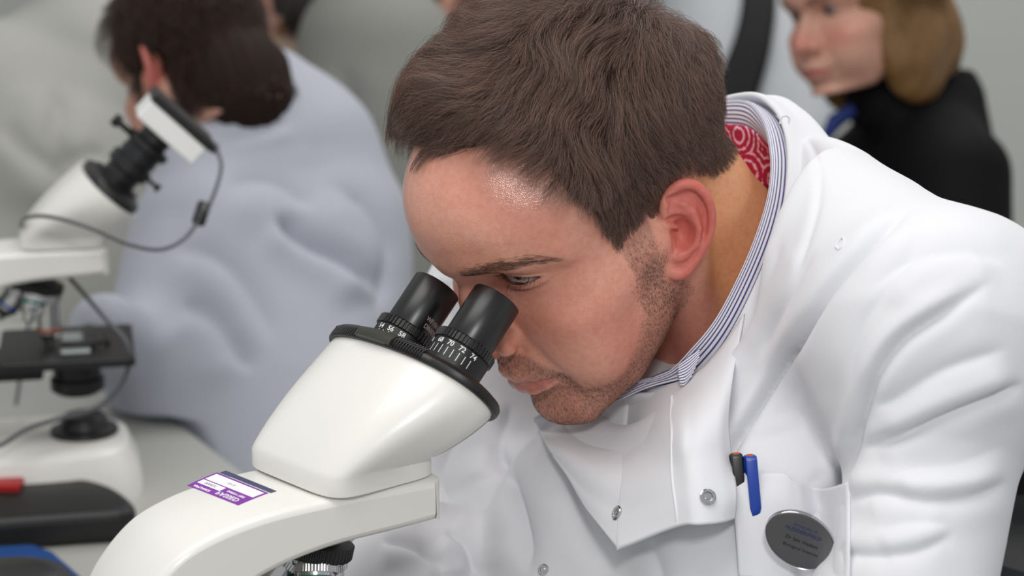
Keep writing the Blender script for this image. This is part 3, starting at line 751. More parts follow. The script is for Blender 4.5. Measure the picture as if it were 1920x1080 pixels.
def microscope(loc, yaw, label, binocular=True, turn=0.0, ipd=27.0):
    cy, sy = math.cos(yaw), math.sin(yaw)
    R = np.array([[cy, -sy, 0], [sy, cy, 0], [0, 0, 1]])
    loc = np.asarray(loc, float)
    xf = lambda V: np.asarray(V, float) / 1000 @ R.T + loc
    ct, st0 = math.cos(turn), math.sin(turn); RT = np.array([[ct, -st0, 0], [st0, ct, 0], [0, 0, 1]])
    xh = lambda V: xf(np.asarray(V, float) @ RT.T)      # the head turns on the arm
    root = empty('microscope', loc - np.array([0, 0, 0.235])); tag(root, label, 'microscope')
    # arm
    poly = np.concatenate([ARM_TOP, ARM_BOT[::-1]])
    n = len(poly); nx = 9
    xs = [-37.5, -36.8, -35, -32.0, 0, 32.0, 35, 36.8, 37.5]; ins = [4.5, 2.2, 0.8, 0, 0, 0, 0.8, 2.2, 4.5]
    cen = np.concatenate([np.r_[ARM_TOP], np.r_[ARM_BOT][::-1]])
    tn = np.roll(poly, -1, 0) - np.roll(poly, 1, 0); tn /= np.linalg.norm(tn, axis=1)[:, None]; nn = np.stack([-tn[:, 1], tn[:, 0]], 1)
    V = []
    for x_, i_ in zip(xs, ins):
        q = poly + nn * i_ * (1 if True else 1); V.append(np.c_[np.full(n, x_), q])
    V = np.concatenate(V); Fc = grid_faces(nx, n, False, True).tolist()
    k = len(ARM_TOP)
    for base, rev in ((0, False), ((nx - 1) * n, True)):     # side faces as strips between top and bottom curves
        m = 60; it = np.linspace(0, len(ARM_TOP) - 1, m).astype(int); ib = np.linspace(0, len(ARM_BOT) - 1, m).astype(int)
    a_o = Mesh(); a_o.add(V, Fc); arm = None
    me_caps = []
    for base in (0, (nx - 1) * n):
        f = list(range(base, base + n)); me_caps.append(f if base else f[::-1])
    a_o.F += me_caps
    arm = a_o.build('arm', white_p, root, xf=xf, auto=50)
    # foot
    ft = Mesh()
    o = superell(80, 118, 48, 3.4) + [0, -62]
    secs = [(1.0, -235), (1.0, -228), (.97, -206), (.9, -188), (.80, -183)]
    V = np.concatenate([np.c_[(o - [0, -62]) * s_ + [0, -62], np.full(48, z_)] for s_, z_ in secs])
    Fc = grid_faces(len(secs), 48, False, True)[:, ::-1].tolist() + [list(range(47, -1, -1)), [4 * 48 + i for i in range(48)]]
    ft.add(V, Fc); ft.build('foot', white_p, root, xf=xf, auto=40)
    # prism head housing: loft from the flat foot ring up to the tilted flange
    N = 72; t = np.linspace(0, 2 * math.pi, N, endpoint=False); S = []
    c0 = np.array([0, 0, 0.8]); c1 = MT - AX * 62.5
    base_o = superell(46, 38, N, 5.5) + [-9, 7]; top_o = superell(64, 35, N, 2.25)
    ks = [0, .0, .04, .1, .18, .28, .4, .52, .64, .76, .86, .93, .97, 1.0]
    for i, k in enumerate(ks):
        if i == 0: S.append(np.c_[base_o, np.full(N, 0.8)]); continue
        kk = k
        ang = (math.pi / 2 - ALPHA) * (kk ** 0.9)
        bx = np.array([0, -math.cos(ang), math.sin(ang)])      # in-plane axis, horizontal at 0 -> along BX at 1
        f = kk
        c = (c0 + np.array([0, 0, 10.0])) * (1 - f) + c1 * f + np.array([0, -1.0, 1.5]) * math.sin(math.pi * f)
        g = 1 - (1 - kk) ** 1.75
        o = base_o * (1 - g) + top_o * g
        S.append(c + o[:, :1] * SX + o[:, 1:] * bx)
    S[0] = c0 + base_o[:, :1] * SX + base_o[:, 1:] * np.array([0, -1, 0])
    V = np.concatenate(S); L = len(S)
    Fc = grid_faces(L, N, False, True).tolist() + [list(range(N)), [(L - 1) * N + i for i in range(N - 1, -1, -1)]]
    hs = Mesh(); hs.add(V, Fc); hs.build('head_housing', white_p, root, xf=xh, auto=40)
    if binocular:
        seam = []
        for i in range(2, L): seam.append(S[i][int(N * 0.915)])
        sm = Mesh(); sm.add(*tube(catmull(seam, 4), 0.42, 6)); sm.build('housing_seam', mat('seam', '#a5a299', .5), root, xf=xh)
    # black flange cap
    fl = Mesh(); c1 = MT - AX * 62.5
    B = superell(1, 1, N, 2.25)
    pr = [(66.3, 37.2, 0), (67, 38.0, 1.2), (67, 38.0, 4.2), (65.5, 36.8, 6.0), (61, 32.5, 7.8), (55, 28.5, 9.2), (48, 24, 10), (20, 10, 10.4)]
    if not binocular: pr = [(r * .80, s_ * .82, h) for r, s_, h in pr]
    V = np.concatenate([c1 + AX * h + (B * [a, b_])[:, :1] * SX + (B * [a, b_])[:, 1:] * BX for a, b_, h in pr])
    fl.add(V, grid_faces(len(pr), N, False, True).tolist() + [list(range(N)), [(len(pr) - 1) * N + i for i in range(N - 1, -1, -1)]])
    flange = fl.build('flange', black_p, root, xf=xh, auto=35)
    if binocular:
        # ribbed grips on the back edge of the flange and the small tab between them
        for lo_, hi_ in ((1.80, 2.28), (1.02, 1.42)):
            gr = Mesh()
            for th in np.linspace(lo_, hi_, 13):
                p2 = np.array([66.8 * np.sign(math.cos(th)) * abs(math.cos(th)) ** (2 / 2.25), 38.0 * abs(math.sin(th)) ** (2 / 2.25)])
                q = c1 + p2[0] * SX + p2[1] * BX
                gr.add(*tube([q + AX * 0.6, q + AX * 5.5, q * 1 + AX * 8.6 - BX * 2.8], [.75, .75, .5], 6))
            gr.build('grip_ribs', black_p, flange, xf=xh)
        tb = Mesh()
        prof = [(37.5, .5), (40.6, 1.2), (41, 4), (39.0, 7.4), (35, 9.6), (31, 11), (31, 9), (35, 7.5), (37.0, 4)]
        vv = []
        for x_ in np.linspace(-16, 16, 9): vv += [c1 + SX * x_ + BX * (b_ - abs(x_) ** 2 * .006) + AX * a_ for b_, a_ in prof]
        tb.add(np.array(vv), grid_faces(9, 9, False, True).tolist() + [list(range(8, -1, -1)), list(range(72, 81))]); tb.build('adjusting_tab', green_t, flange, xf=xh, auto=40)
    # eyepieces
    for s_ in ((1, -1) if binocular else ()):
        o = MT + SX * ipd * s_ - AX * (2.0 if s_ == -1 else 0) + SX * (1.5 if s_ == -1 else 0)
        tb = Mesh(); tb.add(*lathe([(9.5, -2.2), (10.2, -0.4), (13.2, 0), (14.6, -0.15), (15.0, -0.8), (15.0, -32), (14.6, -33), (14.6, -35)][::-1], o, AX, 64, BX))
        ep = tb.build('eyepiece', black_m, root, xf=xh, auto=35)
        lens = Mesh(); lens.add(*lathe([(9.3, -3.2), (9.3, -1.9), (7, -1.3), (3, -.9), (.1, -.8)], o, AX, 40, BX)); lens.build('eye_lens', glass_d, ep, xf=xh)
        kn = Mesh()
        prof = [(17.6, -54), (17.7, -38.6), (18.4, -38.3), (18.8, -37.8), (18.8, -33.2), (18.4, -32.6), (15.3, -32.2)]
        def mod(th, k, P_=prof):
            return 1 - (0.045 * (np.cos(th * 44) > 0) if 2 <= k <= 5 and P_[k][0] > 18.6 else 0 * th)
        kn.add(*lathe(prof, o, AX, 352, BX, mod=mod)); rg = kn.build('dioptre_ring', black_p, ep, xf=xh, auto=30)
        # scale numbers and ticks
        u, v, a = frame_from(AX, BX)
        sc = Mesh()
        def band(V2, h, o=o, u=u, v=v, a=a):      # x: arc length (mm) clockwise, y: along the tube
            th = V2[:, 0] / 17.7
            r = 17.72 + h
            return o + np.cos(th)[:, None] * u * r + np.sin(th)[:, None] * v * r + a * V2[:, 1:2]
        return_th = lambda d: math.atan2(d @ v, d @ u)
        # angle of the camera-facing side of the band
        view = np.array([0.62, -0.62, 0.48]) if s_ == 1 else np.array([0.30, -0.78, 0.5])
        t0 = return_th(view) * 17.7
        if s_ == 1: items = [(k_, str(k_)) for k_ in (68, 70, 72, 74)]; cen = 71.3; tl, tz, nz_ = 5.2, -46.3, -41.1; st = 1
        else: items = [(k_, str(k_)) for k_ in (54, 56, 58)]; cen = 55.8; tl, tz, nz_ = 2.2, -44.2, -41.2; st = 1
        sg = 1
        for k_, tx in items:
            T, TF = text_geo(tx, 4.3, 0.06); sc.add(*sheet(T * [1, 1] + [t0 + sg * (k_ - cen) * 3.9, nz_], TF, band))
        for k_ in range(items[0][0] - (1 if s_ == 1 else 0), items[-1][0] + 1):
            w = .22; x_ = t0 + sg * (k_ - cen) * 3.9; l_ = tl if k_ % 2 == 0 or s_ == 1 else tl * .75
            sc.add(*sheet(np.array([(x_ - w, tz - l_ / 2), (x_ + w, tz - l_ / 2), (x_ + w, tz + l_ / 2), (x_ - w, tz + l_ / 2)]), [[0, 1, 2, 3]], band))
        sc.build('scale_marks', ink_w, rg, xf=xh, smooth=False)
        if s_ == -1:
            en = Mesh()
            def tubes(V2, h, o=o, u=u, v=v, a=a):
                th = V2[:, 0] / 15.0; r = 15.02 + h
                return o + np.cos(th)[:, None] * u * r + np.sin(th)[:, None] * v * r + a * V2[:, 1:2]
            tt = return_th(np.array([0.97, -0.1, 0.2])) * 15.0 + 4.5
            for tx, yy in (('WF10X/18', -23.5), ('DIN/Ø30', -28)):
                T, TF = text_geo(tx, 4.2, 0.0); en.add(*sheet(T * [.8, 1] + [tt + 1.5, yy], TF, tubes, .03))
            en.build('engraving', ink_g, ep, xf=xh, smooth=False)
    if not binocular:
        pass
    # nosepiece and objectives
    npx = np.array([0, -0.26, -1.0]); npx /= np.linalg.norm(npx); oc = np.array([0, -32, -33.0])
    hub = Mesh(); hub.add(*lathe([(16, -6), (18, 0), (19, 4), (14, 6)], oc, npx, 48)); hubo = hub.build('nosepiece', black_p, root, xf=xf, auto=40)
    rg = Mesh(); rg.add(*lathe([(22, 1.0), (26, 1.8), (26, 8.8), (25, 10), (17, 10.5)], oc, npx, 240, mod=lambda th, k: 1 - (.03 * (np.cos(th * 60) > 0) if k in (1, 2) else 0 * th)))
    rg.build('turret_ring', black_p, hubo, xf=xf, auto=30)
    rgm = Mesh(); rgm.add(*lathe([(17, 9.5), (15, 14), (8, 16)], oc, npx, 48)); rgm.build('turret_cone', black_p, hubo, xf=xf)
    u, v, a = frame_from(npx)
    od = [np.array([0, 0, -1.0])]
    for k in range(4):
        ph = k * math.pi / 2
        # the working objective is vertical; the others fan out round the tilted turret axis
        r0 = np.array([0, 0, -1.0]); c_, s_ = math.cos(ph), math.sin(ph)
        kx = npx; d = r0 * c_ + np.cross(kx, r0) * s_ + kx * (kx @ r0) * (1 - c_)
        d = d + npx * -.0; d /= np.linalg.norm(d)
        side = d - (d @ npx) * npx; side /= np.linalg.norm(side)
        st_ = oc + npx * 9 + side * 11
        dd = d * .9 + side * .18; dd /= np.linalg.norm(dd)
        if k == 0: dd = np.array([0, 0, -1.0])
        L_ = (44, 21, 30, 17)[k]
        ob = Mesh(); ob.add(*lathe([(11.6, 1), (12.2, 3), (12.2, 6)], st_, dd, 32)); ob.add(*lathe([(13, 6), (13, 10)], st_, dd, 120, mod=lambda th, k_: 1 - .03 * (np.cos(th * 40) > 0)))
        ob.add(*lathe([(11, 10), (11, L_ - 4), (8, L_), (5, L_ + 5), (4.6, L_ + 8)], st_, dd, 40))
        oo = ob.build('objective', chrome, root, xf=xf, auto=35)
        bn = Mesh(); bn.add(*lathe([(11.1, L_ - 9), (11.2, L_ - 8.5), (11.2, L_ - 6)], st_, dd, 40)); bn.build('colour_ring', mat('objective_ring', ('#b5531f', '#1c6a58', '#2b4fa0', '#b02525')[k], .4), oo, xf=xf)
    # stage, condenser, knobs, light collector
    st_ = Mesh(); st_.add(*prism(rrect(132, 122, 6) + [0, -8], -104, -96)); st_.build('stage', black_p, root, xf=xf, bevel=0.0012, smooth=False)
    cl = Mesh(); cl.add(*box((-20, 12, -93), (60, 9, 5))); cl.add(*box((22, 4, -91), (10, 34, 4))); cl.add(*tube([(22, 20, -91), (10, 30, -92), (-8, 28, -93)], 2.2, 8)); cl.build('slide_clip', black_p, root, xf=xf, bevel=.0006)
    sl = Mesh(); sl.add(*box((0, 0, -95.2), (76, 26, 1.1))); sl.build('glass_slide', mat('slide_glass', '#cfd8d8', .05, coat=1.0), root, xf=xf, smooth=False)
    cd = Mesh(); cd.add(*lathe([(20, -143), (25, -139), (25, -129), (22, -127), (22, -115), (28, -114), (28, -107), (18, -104)], (0, 0, 0), (0, 0, 1), 48)); cd.build('condenser', black_p, root, xf=xf, auto=35)
    br = Mesh(); br.add(*box((0, -85, -113), (54, 110, 20))); br.add(*box((0, -112, -120), (50, 26, 70))); br.build('stage_bracket', black_p, root, xf=xf, bevel=.003, smooth=False)
    lc = Mesh(); lc.add(*lathe([(30, -184), (32, -181), (31, -178), (24, -176), (20, -167), (18, -165), (2, -164.5)], (0, 4, 0), (0, 0, 1), 48)); lc.build('light_collector', black_p, root, xf=xf, auto=35)
    for s_ in (1, -1):
        kb = Mesh(); kb.add(*lathe([(22, 34), (24, 36), (24, 50), (22, 52), (15, 53), (14, 66), (2, 67)], (0, -140, -150), (s_, 0, 0), 120, mod=lambda th, k: 1 - (.03 * (np.cos(th * 30) > 0) if k in (1, 2) else 0 * th)))
        kb.build('focus_knob', black_p, root, xf=xf, auto=35)
    return root, xf, R

yawF = math.atan2(-0.866, 0.5); yawH = math.atan2(-0.75, 0.66)
near_top = P(932, 560, 1.148)
_X = np.array([math.cos(yawH), math.sin(yawH), 0]); _Y = np.array([-math.sin(yawH), math.cos(yawH), 0])
O_F = near_top - 0.027 * _X - MT[1] / 1000 * _Y - np.array([0, 0, MT[2] / 1000])
scopeF, xfF, RF = microscope(O_F, yawF, 'large white microscope in front with two black eyepieces the man looks into', turn=yawH - yawF)
print('DBG scope origin', O_F, 'table', O_F[2] - .235)
for nm, q in (('M', MT), ('fartop', MT - SX * 31), ('O', (0, 0, 0)), ('plate', MT - AX * 61), ('armfront', (37, 33, 0))):
    c = w2c(xfF(np.array([q], float)))[0]; print('DBG', nm, 960 + FPX * c[0] / -c[2], 540 - FPX * c[1] / -c[2], -c[2])
# inspection stickers on the arm
stk = Mesh()
def rect_sheet(m, x0, x1, y0, y1, h, nx=6, ny=8):
    gx, gy = np.meshgrid(np.linspace(x0, x1, nx + 1), np.linspace(y0, y1, ny + 1), indexing='ij')
    m.add(*sheet(np.stack([gx.ravel(), gy.ravel()], 1), grid_faces(nx + 1, ny + 1)[:, ::-1].tolist(), on_lab, h))
LX0, LX1, LY0, LY1 = -26.0, 26.0, -13.0, 13.0
def on_lab(V2, h):
    c_, s_ = math.cos(yawH - yawF), math.sin(yawH - yawF)
    return on_arm(np.stack([V2[:, 0] * c_ + V2[:, 1] * s_ - 16, -V2[:, 0] * s_ + V2[:, 1] * c_ * .8 + 108], 1), h)
stko = None
rect_sheet(stk, LX0, LX1, LY0, LY1, .12)
stko = stk.build('inspection_sticker', purple, scopeF, xf=xfF, smooth=False); stko['label'] = 'purple and white inspection sticker'
pw = Mesh(); rect_sheet(pw, LX0 + 2, LX1 - 2, LY0 + 2, LY0 + 12, .16); rect_sheet(pw, LX0 + 2, LX0 + 25, LY0 + 13.2, LY0 + 19, .16)
pw.build('sticker_panel', paper_w, stko, xf=xfF, smooth=False)
wt = Mesh()
for tx, sz, x_, y_ in (('PASSED', 6.4, 10, LY0 + 21.0), ('SAFETY TEST', 3.0, 12, LY0 + 15.5), ('APPLIANCE', 3.2, -14, LY0 + 23)):
    T, TF = text_geo(tx, sz, .12); wt.add(*sheet(T + [x_, y_], TF, on_lab, .18))
wt.build('sticker_lettering', ink_w, stko, xf=xfF, smooth=False)
hw = Mesh()
for tx, sz, x_, y_ in (('000031', 4.0, -13, LY0 + 16), ('10/13', 3.4, -3, LY0 + 7)):
    T, TF = text_geo(tx, sz, 0); hw.add(*sheet(T + [x_, y_], TF, on_lab, .20))
hw.build('sticker_writing', navy, stko, xf=xfF, smooth=False)
nv = Mesh(); rect_sheet(nv, -24, 27, LY0 - 6, LY0 - 1, .12); nvo = nv.build('asset_sticker', navy, scopeF, xf=xfF, smooth=False); nvo['label'] = 'narrow navy asset sticker'
# ---------------------------------------------------------------- the man's clothes
cotton = mat('white_cotton', '#dcdde1', 0.85, sheen=0.25, bump=(1400, 0.12, 0.0003))
def cloth_mat_stripes():
    m = bpy.data.materials.new('striped_shirting'); m.use_nodes = True; nt = m.node_tree; b = nt.nodes['Principled BSDF']; b.inputs['Roughness'].default_value = .8
    at = nt.nodes.new('ShaderNodeAttribute'); at.attribute_name = 'across'
    cr = nt.nodes.new('ShaderNodeMath'); cr.operation = 'FRACT'; nt.links.new(at.outputs['Fac'], cr.inputs[0])
    lt = nt.nodes.new('ShaderNodeMath'); lt.operation = 'LESS_THAN'; lt.inputs[1].default_value = 0.38; nt.links.new(cr.outputs[0], lt.inputs[0])
    mx = nt.nodes.new('ShaderNodeMix'); mx.data_type = 'RGBA'; mx.inputs[6].default_value = lin('#e9e8ee'); mx.inputs[7].default_value = lin('#4a4580')
    nt.links.new(lt.outputs[0], mx.inputs[0]); nt.links.new(mx.outputs[2], b.inputs['Base Color']); return m
def CP(px, py, d):   # pixel + depth (mm) -> camera-frame mm
    return np.array([(px - 960) / FPX * d, -(py - 540) / FPX * d, -d])
def capsC(p, pts, k=0):     # pts: (px, py, depth, r)
    return s_chain(p, [CP(*q[:3]) for q in pts], [q[3] for q in pts], k)
HXc = HR[:, 0]      # his lateral axis in the camera frame
upw = np.array([0, cp, sp]); fw = np.array([-.823, -.127, .551])
tup = math.sin(math.radians(42)) * fw + math.cos(math.radians(42)) * upw      # along the spine, towards the head
lat = np.array([.566, -.216, .795]); lat = lat - (lat @ tup) * tup; lat /= np.linalg.norm(lat)
fro = np.cross(lat, tup); fro = fro if fro @ fw > 0 else -fro
TM = np.stack([lat, fro, tup], 1).astype(np.float32)
t2_ = math.sin(math.radians(14)) * fw + math.cos(math.radians(14)) * upw; l2_ = lat - (lat @ t2_) * t2_; l2_ /= np.linalg.norm(l2_); TM2 = np.stack([l2_, np.cross(l2_, t2_), t2_], 1).astype(np.float32)
NB = CP(1400, 470, 1235)
def bench_sd(p):     # distance (mm) to the bench, so that sleeves and bodies stop at it
    w = c2w(np.asarray(p, float) / 1000); n = np.array([1.06, .62]) / math.hypot(1.06, .62)
    return np.maximum(np.maximum(w[:, 0] - .02, (w[:, :2] - [.02, 1.36]) @ n), np.maximum(w[:, 2] - TABLE_Z, w[:, 1] - 2.42)) * 1000
def keep_largest(V, Q):
    E = np.concatenate([Q[:, [i, (i + 1) % 4]] for i in range(4)]); lab = np.arange(len(V))
    while True:
        a = lab[E[:, 0]]; b = lab[E[:, 1]]; m = a != b
        if not m.any(): break
        lo = np.minimum(a, b)[m]; hi = np.maximum(a, b)[m]; np.minimum.at(lab, hi, lo)
        while True:
            l2 = lab[lab]
            if (l2 == lab).all(): break
            lab = l2
    big = np.bincount(lab).argmax(); keep = lab == big; idx = np.cumsum(keep) - 1
    return V[keep], idx[Q[keep[Q[:, 0]]]]
RING = np.array([CP(*q) for q in [(1385, 182, 1292), (1440, 205, 1268), (1466, 270, 1243), (1466, 345, 1222), (1448, 425, 1205), (1414, 515, 1190), (1368, 605, 1180), (1322, 672, 1180), (1272, 716, 1192), (1195, 728, 1222),
        (1130, 700, 1270), (1100, 610, 1330), (1110, 480, 1380), (1170, 340, 1392), (1270, 225, 1350)]])
_rc = RING.mean(0); _, _, _vt = np.linalg.svd(RING - _rc); RN = _vt[2]
if RN @ (HT - _rc) < 0: RN = -RN       # points from the collar towards the head
def sdf_coat(p):
    p = np.asarray(p, np.float32)
    q = (p - NB.astype(np.float32)) @ TM
    d = s_ell(q, (0, 5, -105), (150, 100, 135))
    q2 = (p - NB.astype(np.float32)) @ TM2; d = smin(d, s_ell(q2, (0, 0, -330), (135, 100, 250)), 60)
    d = smin(d, capsC(p, [(1440, 420, 1230, 62), (1600, 510, 1165, 62), (1745, 640, 1100, 72)]), 50)      # near shoulder
    d = smin(d, s_cap(p, NB, CP(1100, 470, 1400), 60, 60), 50)
    d = smin(d, capsC(p, [(1250, 860, 1325, 62), (1180, 1010, 1290, 92), (1200, 1250, 1270, 110)]), 50)      # coat front hanging
    d = smin(d, capsC(p, [(1400, 760, 1215, 60), (1420, 1000, 1190, 80), (1430, 1250, 1190, 95)]), 50)
    d = smin(d, capsC(p, [(1775, 640, 1096, 70), (1752, 850, 1080, 46), (1716, 1080, 1058, 43), (1690, 1300, 1040, 44)]), 22)   # near arm
    d = smin(d, capsC(p, [(985, 600, 1410, 78), (945, 860, 1390, 62), (930, 1120, 1360, 55)]), 30)           # far arm
    d = smin(d, capsC(p, [(930, 1120, 1360, 55), (810, 1065, 1290, 44), (745, 1085, 1265, 38)]), 20)
    v = p - _rc.astype(np.float32); a = v @ RN; rad = np.linalg.norm(v - a[:, None] * RN, axis=1)
    cut = np.maximum(-(a + 14), rad - 120)
    d = smax(d, -cut, 12)
    nb = s_cap(p, _rc + RN * 30, _rc - RN * 55, 78, 66)
    d = smax(d, -nb, 10)
    return smax(d, -(bench_sd(p) - 5), 5)

def poly_dist(px, line):
    """signed distance (px, left of travel positive), fraction along, for each pixel"""
    L = catmull(np.array(line, float), 6); best = np.full(len(px), 1e9); sg = np.zeros(len(px)); fr = np.zeros(len(px))
    n = len(L) - 1
    for i in range(n):
        a, b = L[i], L[i + 1]; ba = b - a; pa = px - a
        h = np.clip(pa @ ba / (ba @ ba + 1e-9), 0, 1); r = pa - h[:, None] * ba; d = np.hypot(r[:, 0], r[:, 1])
        m = d < best; best[m] = d[m]; sg[m] = np.sign(ba[0] * pa[m, 1] - ba[1] * pa[m, 0]); fr[m] = (i + h[m]) / n
    return best * sg, fr
def cpx(V): return np.c_[960 + FPX * V[:, 0] / -V[:, 2], 540 - FPX * V[:, 1] / -V[:, 2]]
def fold(cV, cQ, FOLDS, n1=1.3, n2=.7, sc=1.0, rid=1.6):
    cN = v_normals(cV, cQ); vw = -cV / np.linalg.norm(cV, axis=1)[:, None]; face = sstep(-0.05, 0.35, (cN * vw).sum(1))
    px = cpx(cV); disp = np.zeros(len(cV))
    for line, w, dep, roll, rw in FOLDS:
        lx = np.array(line); bb = (px[:, 0] > lx[:, 0].min() - 120) & (px[:, 0] < lx[:, 0].max() + 120) & (px[:, 1] > lx[:, 1].min() - 120) & (px[:, 1] < lx[:, 1].max() + 120) & (face > 0)
        if not bb.any(): continue
        wx = np.stack([noise3(cV[bb], .03, 31), noise3(cV[bb], .03, 32)], 1) * 9 + np.stack([noise3(cV[bb], .09, 33), noise3(cV[bb], .09, 34)], 1) * 2.5
        d, f = poly_dist(px[bb] + wx, line); fade = np.minimum(sstep(0, .22, f), sstep(1, .8, f))
        disp[bb] += fade * (-dep * np.exp(-(np.sqrt(d * d + 9.0) - 3.0) / (w * .95)) + .6 * roll * np.exp(-((d - w * rw) / (w * rw)) ** 2) + .4 * roll * np.exp(-((d + w * rw) / (w * rw * 1.3)) ** 2) + .2 * dep * np.tanh(d / (w * .9)) * np.exp(-np.abs(d) / (w * 4))) * face[bb]
    disp += rid * (np.abs(noise3(cV * [1, 1.5, 1], .045 / sc, 41)) ** .7 - .5) * sstep(-.2, .8, noise3(cV, .02, 42)) * -1
    disp += n1 * noise3(cV, .022 / sc, 5) + n2 * noise3(cV * [1, .6, 1], .05 / sc, 6)
    return cV + cN * disp[:, None]
# creases of the cloth: picture-plane course, half width (px), depth of the valley (mm), height of the roll beside it on the + side, roll width
FOLDS = [
 ([(1716, 393), (1650, 455), (1587, 527), (1528, 610), (1450, 725), (1375, 840), (1350, 880)], 5.5, 11.0, 4.0, 4.0),
 ([(1868, 515), (1778, 577), (1700, 640), (1640, 730), (1610, 830), (1590, 900), (1580, 960)], 7, 8.0, 5.0, 3.0),
 ([(1925, 705), (1860, 735), (1790, 768), (1700, 812), (1615, 848)], 7, 7.0, 6.0, 3.5),
 ([(1900, 895), (1830, 930), (1740, 940), (1650, 925), (1590, 945)], 9, 4.0, 5.0, 3.0),
 ([(1800, 1000), (1720, 1035), (1620, 1040), (1570, 1030)], 9, 3.0, 4.0, 3.0),
 ([(1640, 770), (1700, 740), (1790, 680), (1900, 640)], 10, 3.0, 3.5, 3.0),
 ([(1730, 430), (1690, 520), (1630, 620), (1590, 760)], 12, 1.6, 2.0, 3.0),
 ([(1560, 365), (1610, 362), (1650, 378), (1680, 402)], 3, 0.9, 0.3, 3.0),
 ([(1490, 240), (1530, 300), (1540, 380), (1520, 470), (1490, 550)], 4, 1.6, .8, 3.0),
 ([(1545, 470), (1500, 540), (1460, 610), (1430, 690)], 9, 2.2, 1.8, 2.6),
 ([(1480, 450), (1440, 540), (1400, 640)], 8, 1.6, 1.2, 2.6),
 ([(1500, 760), (1530, 830), (1570, 880)], 14, 2.0, 2.0, 2.4),
 ([(915, 830), (945, 900), (965, 970), (990, 1090)], 12, 13.0, 6.0, 3.0),
 ([(840, 1000), (880, 1030), (900, 1090)], 8, 6.0, 6.0, 3.0),
 ([(720, 1010), (790, 1030), (850, 1080)], 8, 6.0, 6.0, 3.0),
 ([(900, 700), (860, 800), (830, 900), (860, 960)], 14, 5.0, 5.0, 2.6),
 ([(950, 740), (930, 830), (950, 900)], 10, 4.0, 4.0, 2.6),
 ([(850, 505), (835, 560), (860, 640)], 8, 3.0, 3.0, 2.6),
 ([(815, 505), (830, 530), (826, 570)], 5, 3.0, 3.0, 2.6),
 ([(1200, 1000), (1230, 1060), (1240, 1120)], 12, 3.0, 3.0, 2.6),
 ([(1060, 900), (1090, 980), (1150, 1080)], 14, 4.0, 4.0, 2.6),
 ([(1640, 560), (1700, 500), (1800, 470), (1890, 490)], 12, 2.5, 3.0, 2.6),
 ([(1670, 900), (1720, 880), (1800, 870), (1890, 830)], 12, 2.0, 4.0, 2.6),
 ([(1640, 1000), (1700, 985), (1790, 985)], 12, 2.0, 3.0, 2.6),
]
CH = globals().get('CH', 1.45)
cV, cQ = surface_nets(sdf_coat, (-180, -330, -1560), (520, 260, -900), CH, block=8)
cV, cQ = keep_largest(cV, cQ); cV = smooth_mesh(cV, cQ, 3, .5)
cV = fold(cV, cQ, FOLDS)
cV = smooth_mesh(cV, cQ, 2, .35)
coat = mesh_obj('lab_coat', c2w(cV / 1000), cQ, cotton, man); coat['label'] = 'white cotton lab coat'
cN = v_normals(cV, cQ); cpxs = cpx(cV); cfront = (cN * -cV).sum(1) > 0
def depth_at(x, y, r=9):
    d = np.hypot(cpxs[:, 0] - x, cpxs[:, 1] - y); m = (d < r) & cfront
    if not m.any(): return 1200.0
    z = -cV[m, 2]; z0 = z.min(); return float(z[z < z0 + 25].mean())
def patch(rows, nu=8, nv=8):
    """rows: (R, C, 3) control net -> smooth grid"""
    R_ = np.array(rows, float)
    A = np.stack([catmull(R_[:, j], nu) for j in range(R_.shape[1])], 1)
    B = np.stack([catmull(A[i], nv) for i in range(len(A))], 0)
    return B
GRID = {}
def on_grid(name, x, y):
    G = GRID[name]; q = cpx(G.reshape(-1, 3)).reshape(G.shape[:2] + (2,)); d = np.hypot(q[..., 0] - x, q[..., 1] - y)
    i, j = np.unravel_index(d.argmin(), d.shape); i = min(max(i, 2), G.shape[0] - 3); j = min(max(j, 2), G.shape[1] - 3)
    n = np.cross(G[i + 2, j] - G[i - 2, j], G[i, j + 2] - G[i, j - 2]); n /= np.linalg.norm(n)
    if n @ G[i, j] > 0: n = -n
    c = G[i, j]; dd = -c[2]; return CP(x, y, dd), n
def cloth_patch(name, rows, m, parent, thick=1.1, nu=8, nv=8, closed_v=False, rip=0.0, attr=None, seed=0):
    if closed_v:
        R_ = np.array(rows, float); A = np.stack([catmull(R_[:, j], nu) for j in range(R_.shape[1])], 1); B = np.stack([catmull(A[i], nv, True) for i in range(len(A))], 0)
    else: B = patch(rows, nu, nv)
    a, b = B.shape[:2]; V = B.reshape(-1, 3)
    if rip: V = V + np.stack([noise3(V, .06, seed + k) for k in range(3)], 1) * rip
    Fc = grid_faces(a, b, False, closed_v)
    at = {'across': (np.repeat(np.arange(a) / (a - 1), b) * attr)} if attr else None
    o = mesh_obj(name, c2w(V / 1000), Fc, m, parent, attrs=at); GRID[name] = V.reshape(B.shape)
    s = o.modifiers.new('thickness', 'SOLIDIFY'); s.thickness = thick / 1000; s.offset = 0
    return o
